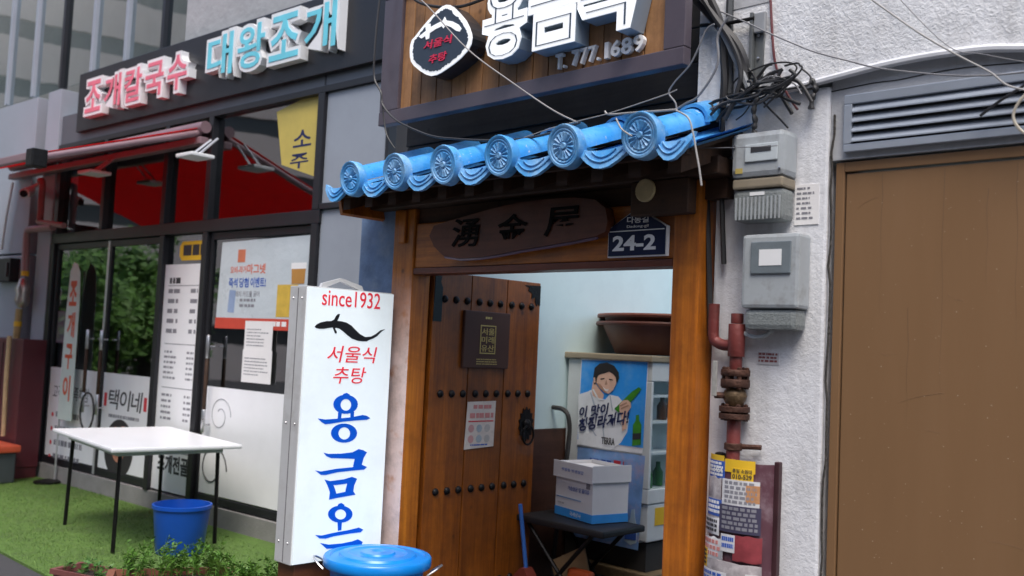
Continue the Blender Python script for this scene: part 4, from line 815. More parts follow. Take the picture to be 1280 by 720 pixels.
def arc_text(body, t0, t1, y0, y1, m, par, bold=.02):
    z1, z0 = R.uz(915,y0,-.09)[1], R.uz(915,y1,-.09)[1]; o_ = off[0]+.0012; vs, fs = glyphs(body, bold); xs = [a for a,_ in vs]; ys = [b for _,b in vs]
    mb = MB().add([gpt(t0+(t1-t0)*(a-min(xs))/(max(xs)-min(xs)), z0+(z1-z0)*(b-min(ys))/(max(ys)-min(ys)), o_) for a, b in vs], fs); part('lettering', mb, m, par)
sticker(.25, 1.25, 571, 583, INKYEL, n=0); sticker(1.3, 2.2, 574, 590, INKYEL, n=0)
q_ = sticker(.42, 1.30, 578, 600, INKBLUE, lm=INKWHITE, n=4); arc_text('041-5464', .48, 1.24, 585, 593, INKWHITE, q_)
q_ = sticker(1.52, 2.15, 584, 599, INKYEL, n=0); arc_text('010-529', 1.56, 2.1, 591.5, 597.5, INK, q_); arc_text('통일 소원대', 1.56, 2.1, 585, 590, INK, q_)
sticker(.35, 1.2, 600, 628, SGREY, n=0, jit=.008)
sticker(1.25, 2.35, 599, 632, SW, lm=INKGREY, n=5)
sticker(1.95, 2.35, 604, 626, mat('orange photo print', (.45,.22,.10), .6, 0, .4, 20), n=0)
sticker(.3, 1.22, 626, 660, SGREY, n=0, jit=.006); sticker(.55, 1.25, 627, 648, INKBLUE, lm=INKWHITE, n=3)
sticker(1.2, 2.4, 631, 665, mat('slate sticker', (.05,.045,.085), .5), lm=INKGREY, n=5)
sticker(.25, 1.2, 651, 672, SW, lm=INK, n=3, jit=.004); sticker(.3, 1.35, 676, 704, SW, lm=FADERED, n=3, jit=.006)
sticker(1.65, 2.45, 668, 699, mat('red torn poster', (.26,.04,.05), .6, 0, .3, 20), n=0, jit=.005); sticker(1.3, 1.7, 668, 690, SW, lm=INKBLUE, n=2)
sticker(.2, .72, 692, 716, INKYEL, lm=INK, n=4); sticker(.75, 2.45, 704, 735, SGREY, n=0, jit=.006); sticker(2.0, 2.35, 714, 730, SW, n=0)
sticker(.5, 1.5, 717, 740, SW, lm=INKBLUE, n=3)

# ------------------------------------------------------------------ bracket, conduits and cables on the wall
bk = thing('steel_bracket', 'grey steel channel bracket bolted to the upper white wall', 'bracket', R, (.13,-.05,2.58))
a = R.uz(940,100,-.02); b = R.uz(957,16,-.02)
part('channel', MB().box(a[0],a[0]+.014,-.055,-.019,a[1],b[1], b=.002), mat('galvanised', (.17,.18,.18), .5, .5, .2), bk); part('flange', MB().box(a[0]+.0145,b[0],-.03,-.0185,a[1]+.004,b[1]-.004, b=.002), mat('galvanised', (0,0,0)), bk)
for q in (.3,.65): part('bolt', MB().lathe([(.006,0),(.006,-.005),(.002,-.006)], (a[0]+.03,-.031,a[1]+(b[1]-a[1])*q), 8, 'y'), STEEL, bk)
a = R.uz(946,44,-.02); b = R.uz(958,17,-.02); part('junction_plate', MB().box(a[0],b[0]+.01,-.05,-.031,a[1],b[1], b=.004), mat('plate grey', (.35,.36,.37), .45, .3), bk)
part('arm', MB().tube(tpath(R, [(876,32),(910,29),(943,23)], -.05), .008, 8), IRON, bk)
def cond(name, pts, v, r, m, label): return wire(name, R, pts, v, r, m, label)
cond('black_conduit', [(866,-8),(876,4),(897,29),(918,52),(929,75),(931,95),(929,118)], -.06, .021, WIRE, 'thick black conduit curving down between sign and white wall')
cond('grey_conduit', [(913,-10),(912,30),(912,80),(912,118)], -.03, .015, mat('slate conduit', (.05,.055,.06), .45), 'straight slate conduit down the left edge of white wall')
cond('pale_conduit', [(899,34),(908,50),(916,68),(928,92),(935,110)], -.075, .012, mat('pale conduit grey', (.20,.21,.22), .45), 'pale grey conduit crossing the black one beside the sign')
cond('dark_duct', [(880,200),(884,260),(886,330),(888,420)], -.02, .012, WIRE, 'black cable running down beside the right gate post')
cond('dark_duct', [(905,118),(903,160),(902,230),(905,330)], -.03, .010, WIRE, 'black cable passing behind the gas meter')
cond('black_conduit', [(884,-10),(896,16),(903,40),(905,70),(906,100),(903,135)], -.05, .016, WIRE, 'thick black cable bundle dropping from the top beside the sign')
cond('black_conduit', [(874,-8),(892,20),(910,46),(922,72),(926,96),(918,125),(906,150)], -.09, .010, WIRE, 'black cable bowing right before the thick bundle')
cond('red_cable', [(963,-6),(965,37),(968,73),(974.6,96),(985,119),(997,137)], -.03, .005, mat('dark red cable', (.13,.03,.035), .5), 'dark red cable hanging down the upper white wall')
cond('cable_coil', [(914,112),(918,102),(930,93),(958,81),(985,78),(996,85),(985,98),(968,110),(945,118)], -.07, .0035, WIRE, 'loose black cable loop in the tangle above the gas meter')
cond('tangled_cable', [(896,152),(905,140),(929,123),(952,117),(977,104),(993,100),(1003,108),(1015,128)], -.07, .0075, WIRE, 'thick taped cable rising right through the tangle')
cond('tangled_cable', [(885,131),(902,124),(929,117),(956,109),(975,112),(990,101)], -.06, .006, WIRE, 'taped cable leaving the blue roof for the tangle')
cond('tangled_cable', [(886,136),(893,138),(890,128),(905,123),(922,121),(940,124),(956,120),(966,104)], -.08, .004, WIRE, 'thin black cable curling off the blue roof end')
cond('tangled_cable', [(935,110),(948,96),(958,83),(965,80)], -.05, .006, WIRE, 'short black cable behind the loop')
cond('tangled_cable', [(952,125),(962,136),(974,148),(985,160)], -.05, .004, WIRE, 'thin black cable slanting down right to the gas meter')
cond('tangled_cable', [(970,113),(978,122),(984,132),(990,142)], -.06, .008, WIRE, 'short thick black cable end below the tangle')
cond('tangled_cable', [(920,150),(930,142),(938,130),(940,122)], -.07, .003, WIRE, 'fine black cable sagging left of the hanging plug')
cond('tangled_cable', [(884,148),(900,132),(915,126),(938,112),(950,104),(972,100),(988,96)], -.10, .006, WIRE, 'black cable sweeping over the top of the tangle')
cond('tangled_cable', [(918,128),(934,116),(950,113),(968,117),(984,124),(1000,130)], -.085, .0065, WIRE, 'black cable bowing down across the tangle middle')
cond('tangled_cable', [(900,146),(915,136),(928,133),(940,126),(947,112),(944,98),(936,86)], -.06, .0055, WIRE, 'black cable turning up from the roof end to the conduits')
cond('tangled_cable', [(926,112),(940,119),(957,112),(970,106),(980,112),(974,120),(960,122)], -.095, .005, WIRE, 'black cable knotted in a small loop at tangle centre')
rs = random.Random(33)
for i in range(9):
    cx_, cy_ = rs.uniform(912,980), rs.uniform(104,122); pts = []; a0 = rs.uniform(0,6.28); ra, rb, tl = rs.uniform(16,46), rs.uniform(5,15), rs.uniform(.1,.9)
    for k in range(rs.randint(5,8)):
        a1 = a0+k*rs.uniform(.4,.8); x_, y_ = ra*math.cos(a1)+rs.uniform(-4,4), rb*math.sin(a1)+rs.uniform(-3,3); pts.append((cx_+x_*math.cos(tl)+y_*math.sin(tl), cy_-(cx_-940)*.25-x_*math.sin(tl)+y_*math.cos(tl)))
    cond('tangled_cable', pts, -.05-.012*i, rs.choice([.003,.004,.0055,.007]), rs.choice([WIRE,WIRE,mat('dusty cable',(.05,.05,.053),.6)]), ['curled black cable at the left of tangle by roof end','coiled black cable low in the tangle','coiled black cable high in the tangle','small black coil behind the hanging plug','wide black coil around the bracket foot','narrow black coil near the red cable','dusty black coil over the gas meter top','black cable arc beside the moulding end','outermost black cable arc of the tangle'][i])
cond('grey_wire', [(880,140),(905,128),(930,119),(960,96),(990,103),(1002,118)], -.09, .003, WIREG, 'thin grey wire wound through the tangle')
mb = MB(); pa = tpath(R, [(948,121),(944,130),(942,140),(944,150),(943,158),(942,164),(946,170)], -.085); mb.tube(smoothpath(pa,3), [.006+.006*abs(math.sin(i*.9)) for i in range(19)], 8); solo('hanging_plug', mb, WIRE, R, 'lumpy taped black plug hanging before the gas meter', 'plug')
mb = MB(); pa = tpath(R, [(1013,99),(1018,105),(1019,114),(1015,124),(1014,136)], -.03); mb.tube(smoothpath(pa,4), [.006+.007*abs(math.sin(i*.7)) for i in range(17)], 8); solo('taped_bundle', mb, WIRE, R, 'black taped cable end sticking up by the moulding', 'cable')
cond('pale_wire', [(900,14),(914,20),(935,29),(958,40),(993,55),(1020,65.5),(1060,76),(1103,86),(1184,94),(1240,94),(1300,88)], -.07, .0030, WIREG, 'grey wire sagging from the bracket across the white wall')
cond('pale_wire', [(1075,-10),(1090,0),(1147,40),(1193,67),(1237,90),(1260,107),(1300,116)], -.10, .0032, WIREW, 'pale wire slanting down across the upper right wall')
cond('pale_wire', [(1118,-8),(1184,57),(1230,68),(1300,81)], -.06, .0016, WIREG, 'hair thin wire parallel to the slanting pale wire')
cond('black_wire', [(1300,92),(1280,107),(1250,126),(1225,145)], -.05, .005, WIRE, 'stiff black cable crossing the louvre vent')
cond('beige_wire', [(1300,104),(1280,120),(1268,138),(1268,152),(1280,166),(1300,172)], -.06, .005, mat('beige cable', (.5,.45,.36), .5), 'beige cable loop at the right end of the vent')
def rw(name, pts, v, r, m, label): return wire(name, G, pts, v, r, m, label)
rw('thin_cable', [(893,30),(883,37),(874,58),(863,80),(852,93),(843,103),(836,116),(844,128),(846,138)], -.2, .0035, WIREG, 'thin grey cable hooked from the bracket to the blue roof')
rw('thin_cable', [(910,21),(897,45),(898,73),(891,94),(872,121),(858,129),(845,137)], -.12, .005, WIREG, 'grey cable bending from the conduits to the roof end')
rw('roof_wire', [(846,112),(835,117),(800,129),(760,142),(720,152),(690,160),(655,172)], -.36, .002, WIREW, 'pale wire lying along the blue roof tiles')
rw('roof_wire', [(846,137),(820,139),(790,141),(762,143),(756,139)], -.34, .004, WIREW, 'short thick pale wire near the right end of the roof')
rw('roof_wire', [(845,138),(860,147),(866,165),(870,187),(874,210),(877,232)], -.37, .0035, WIREW, 'pale wire hanging down over the right tile end')
rw('roof_wire', [(770,148),(776,160),(783,166),(790,170)], -.37, .0035, WIREW, 'pale wire end dangling between two tile discs')
rw('black_wire', [(476,-14),(471,30),(468,70),(468,98),(476,115),(478,130),(490,146),(507,157),(540,170),(575,174),(613,175.5),(650,174),(690,166),(725,153)], -.20, .0055, mat('weathered cable', (.035,.035,.038), .5), 'weathered black cable sagging below the left half of sign')
rw('black_wire', [(478,128),(480,150),(484,170),(494,186)], -.2, .004, WIRE, 'short black cable dropping left of the blue roof')
rw('grey_wire', [(508,-14),(532,5),(584,61),(640,103),(690,137),(722,153)], -.34, .0034, mat('steel stay wire', (.30,.28,.27), .5), 'straight stay wire slanting across the emblem to roof')
rw('black_wire', [(506,-10),(524,3),(543,8),(562,9),(581,7),(606,-2),(630,-12)], -.17, .0075, WIRE, 'black cable drooping behind the emblem along sign top')
rw('fine_wire', [(843,186),(890,185),(935,184),(972,182)], -.15, .0015, WIREG, 'fine level wire from the gate eave to gas meter')

# ------------------------------------------------------------------ blue pillar between the two shops
solo('blue_pillar', MB().box(-4.33,-4.02,.02,.3,0,2.35, b=.01), BLUEWALL, G, 'blue marbled plaster pillar left of the wooden gate', 'pillar')

# ------------------------------------------------------------------ neighbouring restaurant front on the left
sf = thing('restaurant', 'dark framed glass restaurant front with grey panels left of gate', 'shop front', L, (-3,0,0))
def sbox(name, u0, u1, v0, v1, z0, z1, m, b=.004, par=None, label=None): return part(name, MB().box(u0,u1,v0,v1,z0,z1, b=b), m, par or sf, label)
sbox('plinth', -5.42,-1.15,-.02,.12,0,.16, CONCRETE)
ZT0, ZT1, ZH = 2.30, 2.42, 3.27
sbox('transom', -5.42,-1.15,-.03,.08,ZT0+.02,ZT1, DARKPANEL)
for u, w in ((-5.40,.09),(-3.29,.07),(-2.62,.07),(-1.20,.075)): sbox('mullion', u-w/2,u+w/2,-.032,.082,.16,ZT0+.019, DARKPANEL)
for u, w in ((-5.36,.08),(-4.41,.06),(-3.31,.065),(-2.63,.065),(-1.20,.075)): sbox('mullion', u-w/2,u+w/2,-.034,.079,ZT1+.001,ZH-.001, DARKPANEL)
sbox('head_frame', -5.42,-.50,-.03,.08,ZH,ZH+.05, DARKPANEL)
for a, b in ((-5.32,-4.44),(-4.38,-3.343),(-3.277,-2.663),(-2.597,-1.238)): part('pane', box(a,b,.02,.03,ZT1+.001,ZH-.001), GLASS, sf)
sbox('grey_panel', -1.16,-.50,-.006,.05,ZT1+.045,ZH-.001, GREYPAINT); sbox('grey_panel', -1.16,-.42,-.006,.05,.16,ZT1-.002, GREYPAINT); sbox('panel_rail', -1.16,-.42,-.03,.05,ZT1,ZT1+.043, DARKPANEL); sbox('corner_trim', -.50,-.47,-.02,.05,ZT1+.05,ZH, DARKPANEL)
# double entrance door
def gdoor(u0, u1, z0, z1, handle_u, label):
    d = part('glass_door', box(u0+.035,u1-.035,.018,.030,z0+.06,z1-.06), GLASS, sf, label)
    part('stile', MB().box(u0,u0+.034,.0,.05,z0,z1, b=.003), DARKPANEL, d); part('stile', MB().box(u1-.034,u1,.0,.05,z0,z1, b=.003), ALU if handle_u > (u0+u1)/2 else DARKPANEL, d)
    part('rail', MB().box(u0+.0345,u1-.0345,.002,.048,z1-.058,z1, b=.003), DARKPANEL, d); part('rail', MB().box(u0+.0345,u1-.0345,.002,.048,z0,z0+.058, b=.003), DARKPANEL, d)
    for z, m, h in ((.72,STEEL,.18),(.902,WOOD_DARK,.40),(1.304,STEEL,.18)): part('handle', MB().lathe([(.014,0),(.016,.003),(.016,h-.003),(.014,h)], (handle_u,-.06,z), 10), m, d)
    for z in (.78,1.40): part('handle_mount', MB().tube([(handle_u,-.06,z),(handle_u,.0,z)], .008, 8), STEEL, d)
    return d
d1 = gdoor(-5.345,-4.262,.17,ZT0+.015,-4.44,'left leaf of glass entrance door'); d2 = gdoor(-4.255,-3.33,.17,ZT0+.015,-4.17,'right leaf of glass entrance door')
d3 = gdoor(-2.575,-1.245,.17,ZT0+.015,-2.42,'side glass door with event poster')
v1 = part('vinyl_sheet', box(-5.31,-4.30,.012,.0165,.24,1.10), VINYL, d1); v2 = part('vinyl_sheet', box(-4.22,-3.366,.012,.0165,.24,1.10), VINYL, d2); v3 = part('vinyl_sheet', box(-2.54,-1.28,.012,.0165,.24,1.08), VINYL, d3)
text('lettering', '고객을 가족처럼', INK, sf, -5.22,-4.50,.80,.93,.0118,.001,.0,.1)
for i in range(4):
    z = .64-.135*i; part('bullet', MB().lathe([(.001,-.001),(.022,-.001),(.022,0)], (-5.20,.0118,z), 10, 'y'), INKRED, v1)
    print_lines(sf, .0118, -5.13, -4.60+.03*i, z-.03, z+.035, 1, INKGREY, 30+i, .8, .2)
[text('lettering', ch, INK, sf, -4.10+.205*k,-3.92+.205*k,.78,.96,.0118,.001,.01,.12) for k, ch in enumerate('택이네')]
for u in (-4.16,-3.45): part('red_mark', box(u-.025,u+.025,.0105,.0118,.80,.92), INKRED, v2)
print_lines(sf, .0118, -4.08, -3.52, .70, .735, 1, INKGREY, 41, .8, .1)
bw = part('bowl_print', MB().lathe([(.001,-.0012),(.26,-.0012),(.26,0)], (-3.86,.0118,.44), 28, 'y'), mat('dark bowl print', (.03,.028,.03), .5), v2)
for i, (u, z, r_, cc) in enumerate(((-3.93,.54,.09,(.5,.22,.16)),(-3.80,.56,.085,(.6,.30,.22)),(-3.86,.43,.11,(.45,.20,.13)))): part('food_print', MB().lathe([(.001,-.0012-.0003*i),(r_,-.0012-.0003*i),(r_,0)], (u,.0105,z), 14, 'y'), mat('food print %d'%i, cc, .6, 0, .4, 25), v2)
lk = []
for k in range(17):
    a = 2*math.pi*k/16; lk.append((-4.30+.13*math.cos(a), -.085, .74+.17*math.sin(a)))
solo('cable_lock', MB().tube(lk, .009, 6), WIRE, L, 'black cable lock looped through the glass door handles', 'lock')
# white pane with menu
part('pane', box(-3.254,-2.656,.02,.03,2.07,ZT0+.018), GLASS, sf)
ys_ = thing('oval_sticker', 'yellow oval sticker on the small pane above the menu', 'sticker', L, (-2.9,0,2.1))
part('sheet', MB().prism([(-3.02+.0,2.10),(-2.66,2.10),(-2.66,2.26),(-3.02,2.26),(-3.06,2.22),(-3.06,2.14)], .012, .018), INKYEL, ys_); print_lines(ys_, .0118, -3.0, -2.68, 2.13, 2.23, 1, INK, 8, .9, 0)
mn = thing('menu_board', 'tall white printed menu sheet between the glass doors', 'menu', L, (-2.95,0,.2))
part('sheet', box(-3.253,-2.657,.004,.03,.18,2.068), VINYL, mn)
def mtext(s, u0, u1, z0, z1, m=INK, bold=.01): text('lettering', s, m, mn, u0, u1, z0, z1, .0038, .001, bold)
print_lines(mn, .0038, -3.17, -3.0, 1.90, 1.955, 1, INK, 50, .9, 0)
for (z0, z1, n, sd_) in ((1.44,1.86,5,51),(1.08,1.34,6,52),(.74,.98,5,53)):
    print_lines(mn, .0038, -3.18, -2.98, z0, z1, n, INKGREY, sd_, .42, .35); print_lines(mn, .0038, -2.83, -2.72, z0, z1, n, INKGREY, sd_+9, .4, .15)
for z in (1.885,1.395,1.03): part('rule', box(-3.19,-2.71,.0028,.0038,z,z+.006), INKGREY, mn)
[mtext(ch, -3.06+.098*k,-2.97+.098*k,.60,.69) for k, ch in enumerate('택이네')]; part('red_mark', box(-2.765,-2.735,.0028,.0038,.62,.67), INKRED, mn)
part('rule', box(-3.253,-2.657,.0025,.0038,.505,.515), INKGREY, mn); mtext('조개전골', -3.17,-2.70,.33,.48, INK, .035)
# event poster and notices on the side door
ep = thing('event_poster', 'glossy white event poster with red footer on the glass door', 'poster', L, (-1.8,0,1.55))
a = L.uz(274,412,.01); b = L.uz(390,298,.01); EU0, EU1, EZ0, EZ1 = -2.44, -1.24, 1.545, 2.245
part('sheet', MB().prism([(EU0,EZ0),(EU1,EZ0),(EU1+.0,EZ1),(EU0+.03,EZ1-.015)], .004, .008), mat('pale blue poster', (.52,.58,.62), .3, 0, .06, 2, bump=.35, bscale=5, bdist=.03), ep)
part('footer', box(EU0,EU1,.002,.0038,EZ0,EZ0+.085), mat('footer red', (.52,.06,.035), .4), ep)
def etext(s, s0, s1, t0, t1, m, bold=.01, rise=0): text('lettering', s, m, ep, EU0+(EU1-EU0)*s0, EU0+(EU1-EU0)*s1, EZ0+(EZ1-EZ0)*t0, EZ0+(EZ1-EZ0)*t1, .0038, .001, bold, 0, rise)
etext('오비-라거', .14,.32,.62,.70, mat('poster orange ink',(.62,.12,.05),.5), .015); etext('마그넷', .33,.53,.61,.72, mat('poster orange ink',(0,0,0)), .02)
etext('즉석', .13,.23,.46,.57, INKBLUE, .02); etext('당첨', .25,.355,.46,.57, INKBLUE, .02); etext('이벤트!', .375,.54,.46,.57, INKBLUE, .02); etext('스크래치 카드를 긁어', .14,.48,.355,.42, INKGREY, .005); print_lines(ep, .0038, EU0+.32, EU0+.58, EZ0+.15, EZ0+.235, 2, INKGREY, 61, .5, .4)
part('badge', box(EU0+.26,EU0+.36,.0024,.0038,EZ0+.52,EZ0+.62), mat('orange badge', (.55,.17,.09), .5), ep)
part('ticket', MB().prism([(EU0+.16,EZ0+.13),(EU0+.25,EZ0+.125),(EU0+.26,EZ0+.30),(EU0+.175,EZ0+.305)], .0024, .0038), mat('ticket blue', (.25,.33,.5), .5), ep)
part('mug_print', MB().prism([(EU0+.80,EZ0+.10),(EU0+1.0,EZ0+.10),(EU0+1.05,EZ0+.34),(EU0+.80,EZ0+.34)], .0024, .0038), mat('beer yellow', (.60,.40,.06), .4, 0, .2, 12), ep); part('glass_print', MB().prism([(EU0+.97,EZ0+.345),(EU0+1.12,EZ0+.345),(EU0+1.13,EZ0+.49),(EU0+.96,EZ0+.49)], .0022, .0038), mat('amber beer', (.45,.22,.05), .4), ep)
part('foam_print', box(EU0+.955,EU0+1.135,.0020,.0036,EZ0+.455,EZ0+.50), INKWHITE, ep)
print_lines(ep, .0018, EU0+.42, EU0+.95, EZ0+.02, EZ0+.065, 1, INKWHITE, 63, .8, 0)
for i, (p0, p1, lab) in enumerate((((305,441),(342,402),'upper white printed notice below the event poster'),((302,477),(341,439),'lower white printed notice on the side glass door'))):
    t = thing('paper_notice', lab, 'notice', L, (-2,0,1.2), 'notices on the side door'); a = L.uz(*p0,-.0); b = L.uz(*p1,-.0)
    part('sheet', MB().prism([(a[0],a[1]),(b[0],a[1]),(b[0],b[1]),(a[0],b[1])], -.004-.002*i, -.0015-.002*i), PAPER, t); print_lines(t, -.0042-.002*i, a[0]+.03, b[0]-.04, a[1]+.04, b[1]-.06, 6, INKGREY, 70+i, .3, .4)
sw = []
for k in range(40):
    a_ = k*.22; r_ = .15*(1-k/55); sw.append((-2.30+r_*math.cos(a_), .0105, .86+r_*math.sin(a_)))
part('swirl_print', MB().tube(sw, .003, 4), INKGREY, v3)
sw = []
for k in range(30):
    a_ = k*.24; r_ = .2*(1-k/40); sw.append((-2.36+r_*math.cos(a_), .0105, .44+r_*math.sin(a_)))
part('swirl_print', MB().tube(sw, .006, 4), INK, v3)
yp = thing('yellow_poster', 'yellow poster with dark Korean letters on the upper pane', 'poster', L, (-1.6,.015,2.6))
part('sheet', MB().prism(trace(L, [(346,140),(401,112),(397,222),(352,206)], .014), .014, .018), mat('faded yellow poster', (.55,.43,.10), .5, 0, .12, 5), yp)
ptext('lettering', '소', INKNAVY, yp, L, (366,185), (390,160), .0135, depth=.001, bold=.01); ptext('lettering', '주', INKNAVY, yp, L, (362,212), (386,190), .0135, depth=.001, bold=.01)
# dark room behind the glass
rm = thing('restaurant_interior', 'dim restaurant interior behind the glass front', 'room', L, (-3.3,1.5,0))
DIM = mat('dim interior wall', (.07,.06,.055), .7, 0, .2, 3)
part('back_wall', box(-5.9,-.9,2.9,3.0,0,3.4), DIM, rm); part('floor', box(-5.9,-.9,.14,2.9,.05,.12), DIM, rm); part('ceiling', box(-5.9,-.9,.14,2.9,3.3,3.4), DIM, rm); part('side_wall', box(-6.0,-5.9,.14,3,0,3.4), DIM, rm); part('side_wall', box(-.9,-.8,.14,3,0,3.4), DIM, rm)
fb = thing('feather_banner', 'tall white banner with orange letters standing at left glass door', 'banner', L, (-4.95,-.10,.016))
BV = -.06; BU = L.uz(82,400,BV)[0]
part('cloth', MB().prism([(BU-.02,.62),(BU+.27,.62),(BU+.26,1.75),(BU+.23,2.02),(BU+.17,2.10),(BU+.09,2.12),(BU+.03,2.02),(BU,1.6)], BV-.002, BV+.002), mat('banner cloth', (.60,.70,.65), .7, 0, .08), fb)
ORL = mat('orange banner letter', (.62,.09,.025), .5)
for i, ch in enumerate('조개구이'): text('lettering', ch, ORL, fb, BU+.05, BU+.20, 1.70-.30*i, 1.94-.30*i, BV-.0022, .001, .03)
part('pole', MB().tube([(BU-.01,BV+.012,.05),(BU+.02,BV+.012,2.05)], .010, 6), ALU, fb); part('foot', MB().lathe([(.12,0),(.12,.02),(.02,.04)], (BU,BV-.06,.017), 16), IRON, fb)
pk = thing('pink_flyer', 'pink and white flyer stuck inside the left glass door', 'flyer', L, (-5.1,.08,1.4)); a = L.uz(69,428,.04); b = L.uz(84,389,.04)
part('sheet', box(a[0],b[0],.04,.043,a[1],b[1]), mat('pink flyer paper', (.62,.36,.48), .6, 0, .2, 6), pk)
# fascia with lettering and upper storey
ub = thing('upper_storey', 'grey panelled upper storey above the restaurant sign', 'building', L, (-4,.2,3.3))
part('fascia', MB().box(-5.42,-.47,-.01,.1,ZH+.052,3.62, b=.004), GREYDARK, ub); part('fascia_joint', box(-1.20,-1.185,-.013,-.0105,ZH+.06,3.61), DARKPANEL, ub)
part('concrete_band', MB().box(-3.3,.4,.06,.3,3.98,5.6, b=.01), mat('board concrete', (.36,.37,.38), .8, 0, .15, 3, bump=.5, bscale=20), ub)
part('sign_backing', MB().box(-5.0,-.47,-.06,-.0105,3.40,3.975, b=.004), DARKPANEL, ub)
for i in range(9):
    u = -9.2+.68*i; part('upper_pane', box(u+.05,u+.64,.12,.13,3.99,5.6), GLASS, ub); part('upper_mullion', MB().box(u,u+.048,.08,.16,3.99,5.6, b=.003), [GREYPAINT,GREYPAINT,DARKPANEL][i%3], ub)
part('upper_room', box(-9.3,-3.31,.5,.6,3.9,5.7), mat('blind beige', (.32,.30,.28), .7), ub)
fl_ = thing('restaurant_sign', 'raised pink and cyan Korean letters above the red awning', 'sign', L, (-2.8,-.1,3.5))
LPINK = mat('pink sign letter', (.75,.17,.24), .4); LCYAN = mat('cyan sign letter', (.16,.62,.75), .4)
def signrun(s, u0, u1, z0, z1, m):
    n = len(s); w = (u1-u0)/n
    for i, ch in enumerate(s):
        g = text('letter_backing', ch, WHITE, fl_, u0+w*i+.005, u0+w*(i+1)-.005, z0, z1, -.0605, .07, .075); text('letter_face', ch, m, g, u0+w*i+.035, u0+w*(i+1)-.035, z0+.03, z1-.03, -.1308, .004, .015)
signrun('조개칼국수', -4.72, -2.86, 3.50, 3.86, LPINK); signrun('대왕조개', -2.62, -.92, 3.52, 3.92, LCYAN)
# grey wall, column and pipes at the far left
gw = thing('grey_side_wall', 'pale grey panelled wall beyond the restaurant front', 'wall', L, (-7,.05,0))
part('column', MB().box(-5.72,-5.43,-.04,.2,0,3.9, b=.006), GREYPAINT, gw); part('panel', MB().box(-9.4,-6.02,-.02,.2,0,2.23, b=.006), GREYPAINT, gw); part('panel', MB().box(-9.4,-6.02,-.02,.2,2.25,3.9, b=.006), GREYPAINT, gw); part('slot', box(-6.018,-5.722,.1,.2,0,3.9), mat('black slot', (.012,.012,.013), .8), gw)
gl_ = thing('gas_service_pipe', 'pinkish gas pipe with brass regulator at the far left', 'pipe', L, (-5.7,-.1,1.2))
PINKP = mat('pinkish pipe paint', (.30,.20,.21), .45, .1, .12); pv = -.14
def lp_(pts): return smoothpath(tpath(L, pts, pv), 4)
part('pipe', MB().tube(lp_([(50,226),(53,228),(52,250),(50,276)]), .032, 10), mat('rosy pipe', (.26,.10,.10), .5), gl_); part('pipe', MB().tube(lp_([(66,284),(50,286),(38,287),(34,292),(32,320),(31,345)]), .036, 10), PINKP, gl_); part('pipe', MB().tube(lp_([(48,277),(58,279),(66,280),(80,282)]), .028, 8), PINKP, gl_)
rg_ = part('regulator', MB().lathe([(.03,0),(.06,.03),(.075,.08),(.06,.13),(.075,.19),(.05,.26),(.035,.30)], L.p(27,385,pv), 14), mat('regulator metal', (.40,.36,.33), .35, .7, .3, 18), gl_)
part('pipe', MB().tube(lp_([(24,386),(22,405),(20,425)]), .034, 10), mat('yellow taped pipe', (.35,.25,.10), .5, 0, .5, 12), gl_)
for y in (345,408): part('yellow_tape', MB().lathe([(.038,0),(.038,.05)], L.p(31 if y<400 else 22,y,pv), 10), INKYEL, gl_)
mc = thing('maroon_cabinet', 'maroon steel cabinet standing at the far left edge', 'cabinet', L, (-5.6,-.2,0))
MARC = mat('maroon cabinet paint', (.085,.014,.02), .4, 0, .12)
part('body', MB().box(-6.5,-5.30,-.28,-.05,.12,1.36, b=.008), MARC, mc); part('leg', box(-5.36,-5.31,-.27,-.06,0,.12), MARC, mc); part('leg', box(-6.49,-6.44,-.27,-.06,0,.12), MARC, mc); part('door_line', box(-5.75,-5.742,-.284,-.2805,.16,1.32), IRON, mc)
solo('yellow_pipe', MB().tube(tpath(L, [(12,420),(8,470),(4,545)], -.33), .022, 8), mat('dirty yellow pipe', (.45,.33,.18), .5, 0, .3), L, 'dirty yellow pipe in front of the maroon cabinet', 'pipe')
bx_ = thing('storage_box', 'dark storage box with orange red lid on the turf edge', 'box', L, (-5.4,-.55,.016)); part('body', MB().box(-6.0,-5.06,-.75,-.36,.018,.30, b=.015), mat('dark grey plastic', (.05,.06,.065), .5), bx_); part('lid', MB().box(-6.03,-5.03,-.78,-.33,.302,.37, b=.015), mat('orange red lid', (.55,.09,.04), .4), bx_)
kb = thing('wall_box', 'small black wall box at the far left', 'box', L, (-6.6,-.1,1.9)); a = L.uz(0,352,-.12); b = L.uz(13,322,-.12); part('case', MB().box(a[0]-.25,b[0],-.12,-.021,a[1],b[1], b=.01), BLK, kb); part('handle', MB().box(b[0]-.06,b[0]-.03,-.14,-.121,a[1]+.05,b[1]-.05, b=.004), mat('box handle', (.05,.05,.055), .5), kb)
rod = solo('drop_rod', MB().tube(tpath(L, [(16,228),(8,270),(2,312)], -.10), .014, 6), ALU, L, 'thin white rod hanging from the awning crank', 'rod')
cc_ = thing('security_camera', 'white bullet security camera under the awning bar', 'camera', L, (-6,-.1,2.7)); q = L.p(34,240,-.2)
part('body', MB().tube([(q[0]-.12,-.12,q[2]+.03),(q[0]+.08,-.26,q[2]-.03)], .05, 12), WHITE, cc_); part('lens', MB().tube([(q[0]+.081,-.261,q[2]-.031),(q[0]+.10,-.275,q[2]-.037)], .035, 12), IRON, cc_); part('mount', MB().tube([(q[0]-.08,-.14,q[2]+.05),(q[0]-.08,-.02,q[2]+.14)], .02, 8), WHITE, cc_)
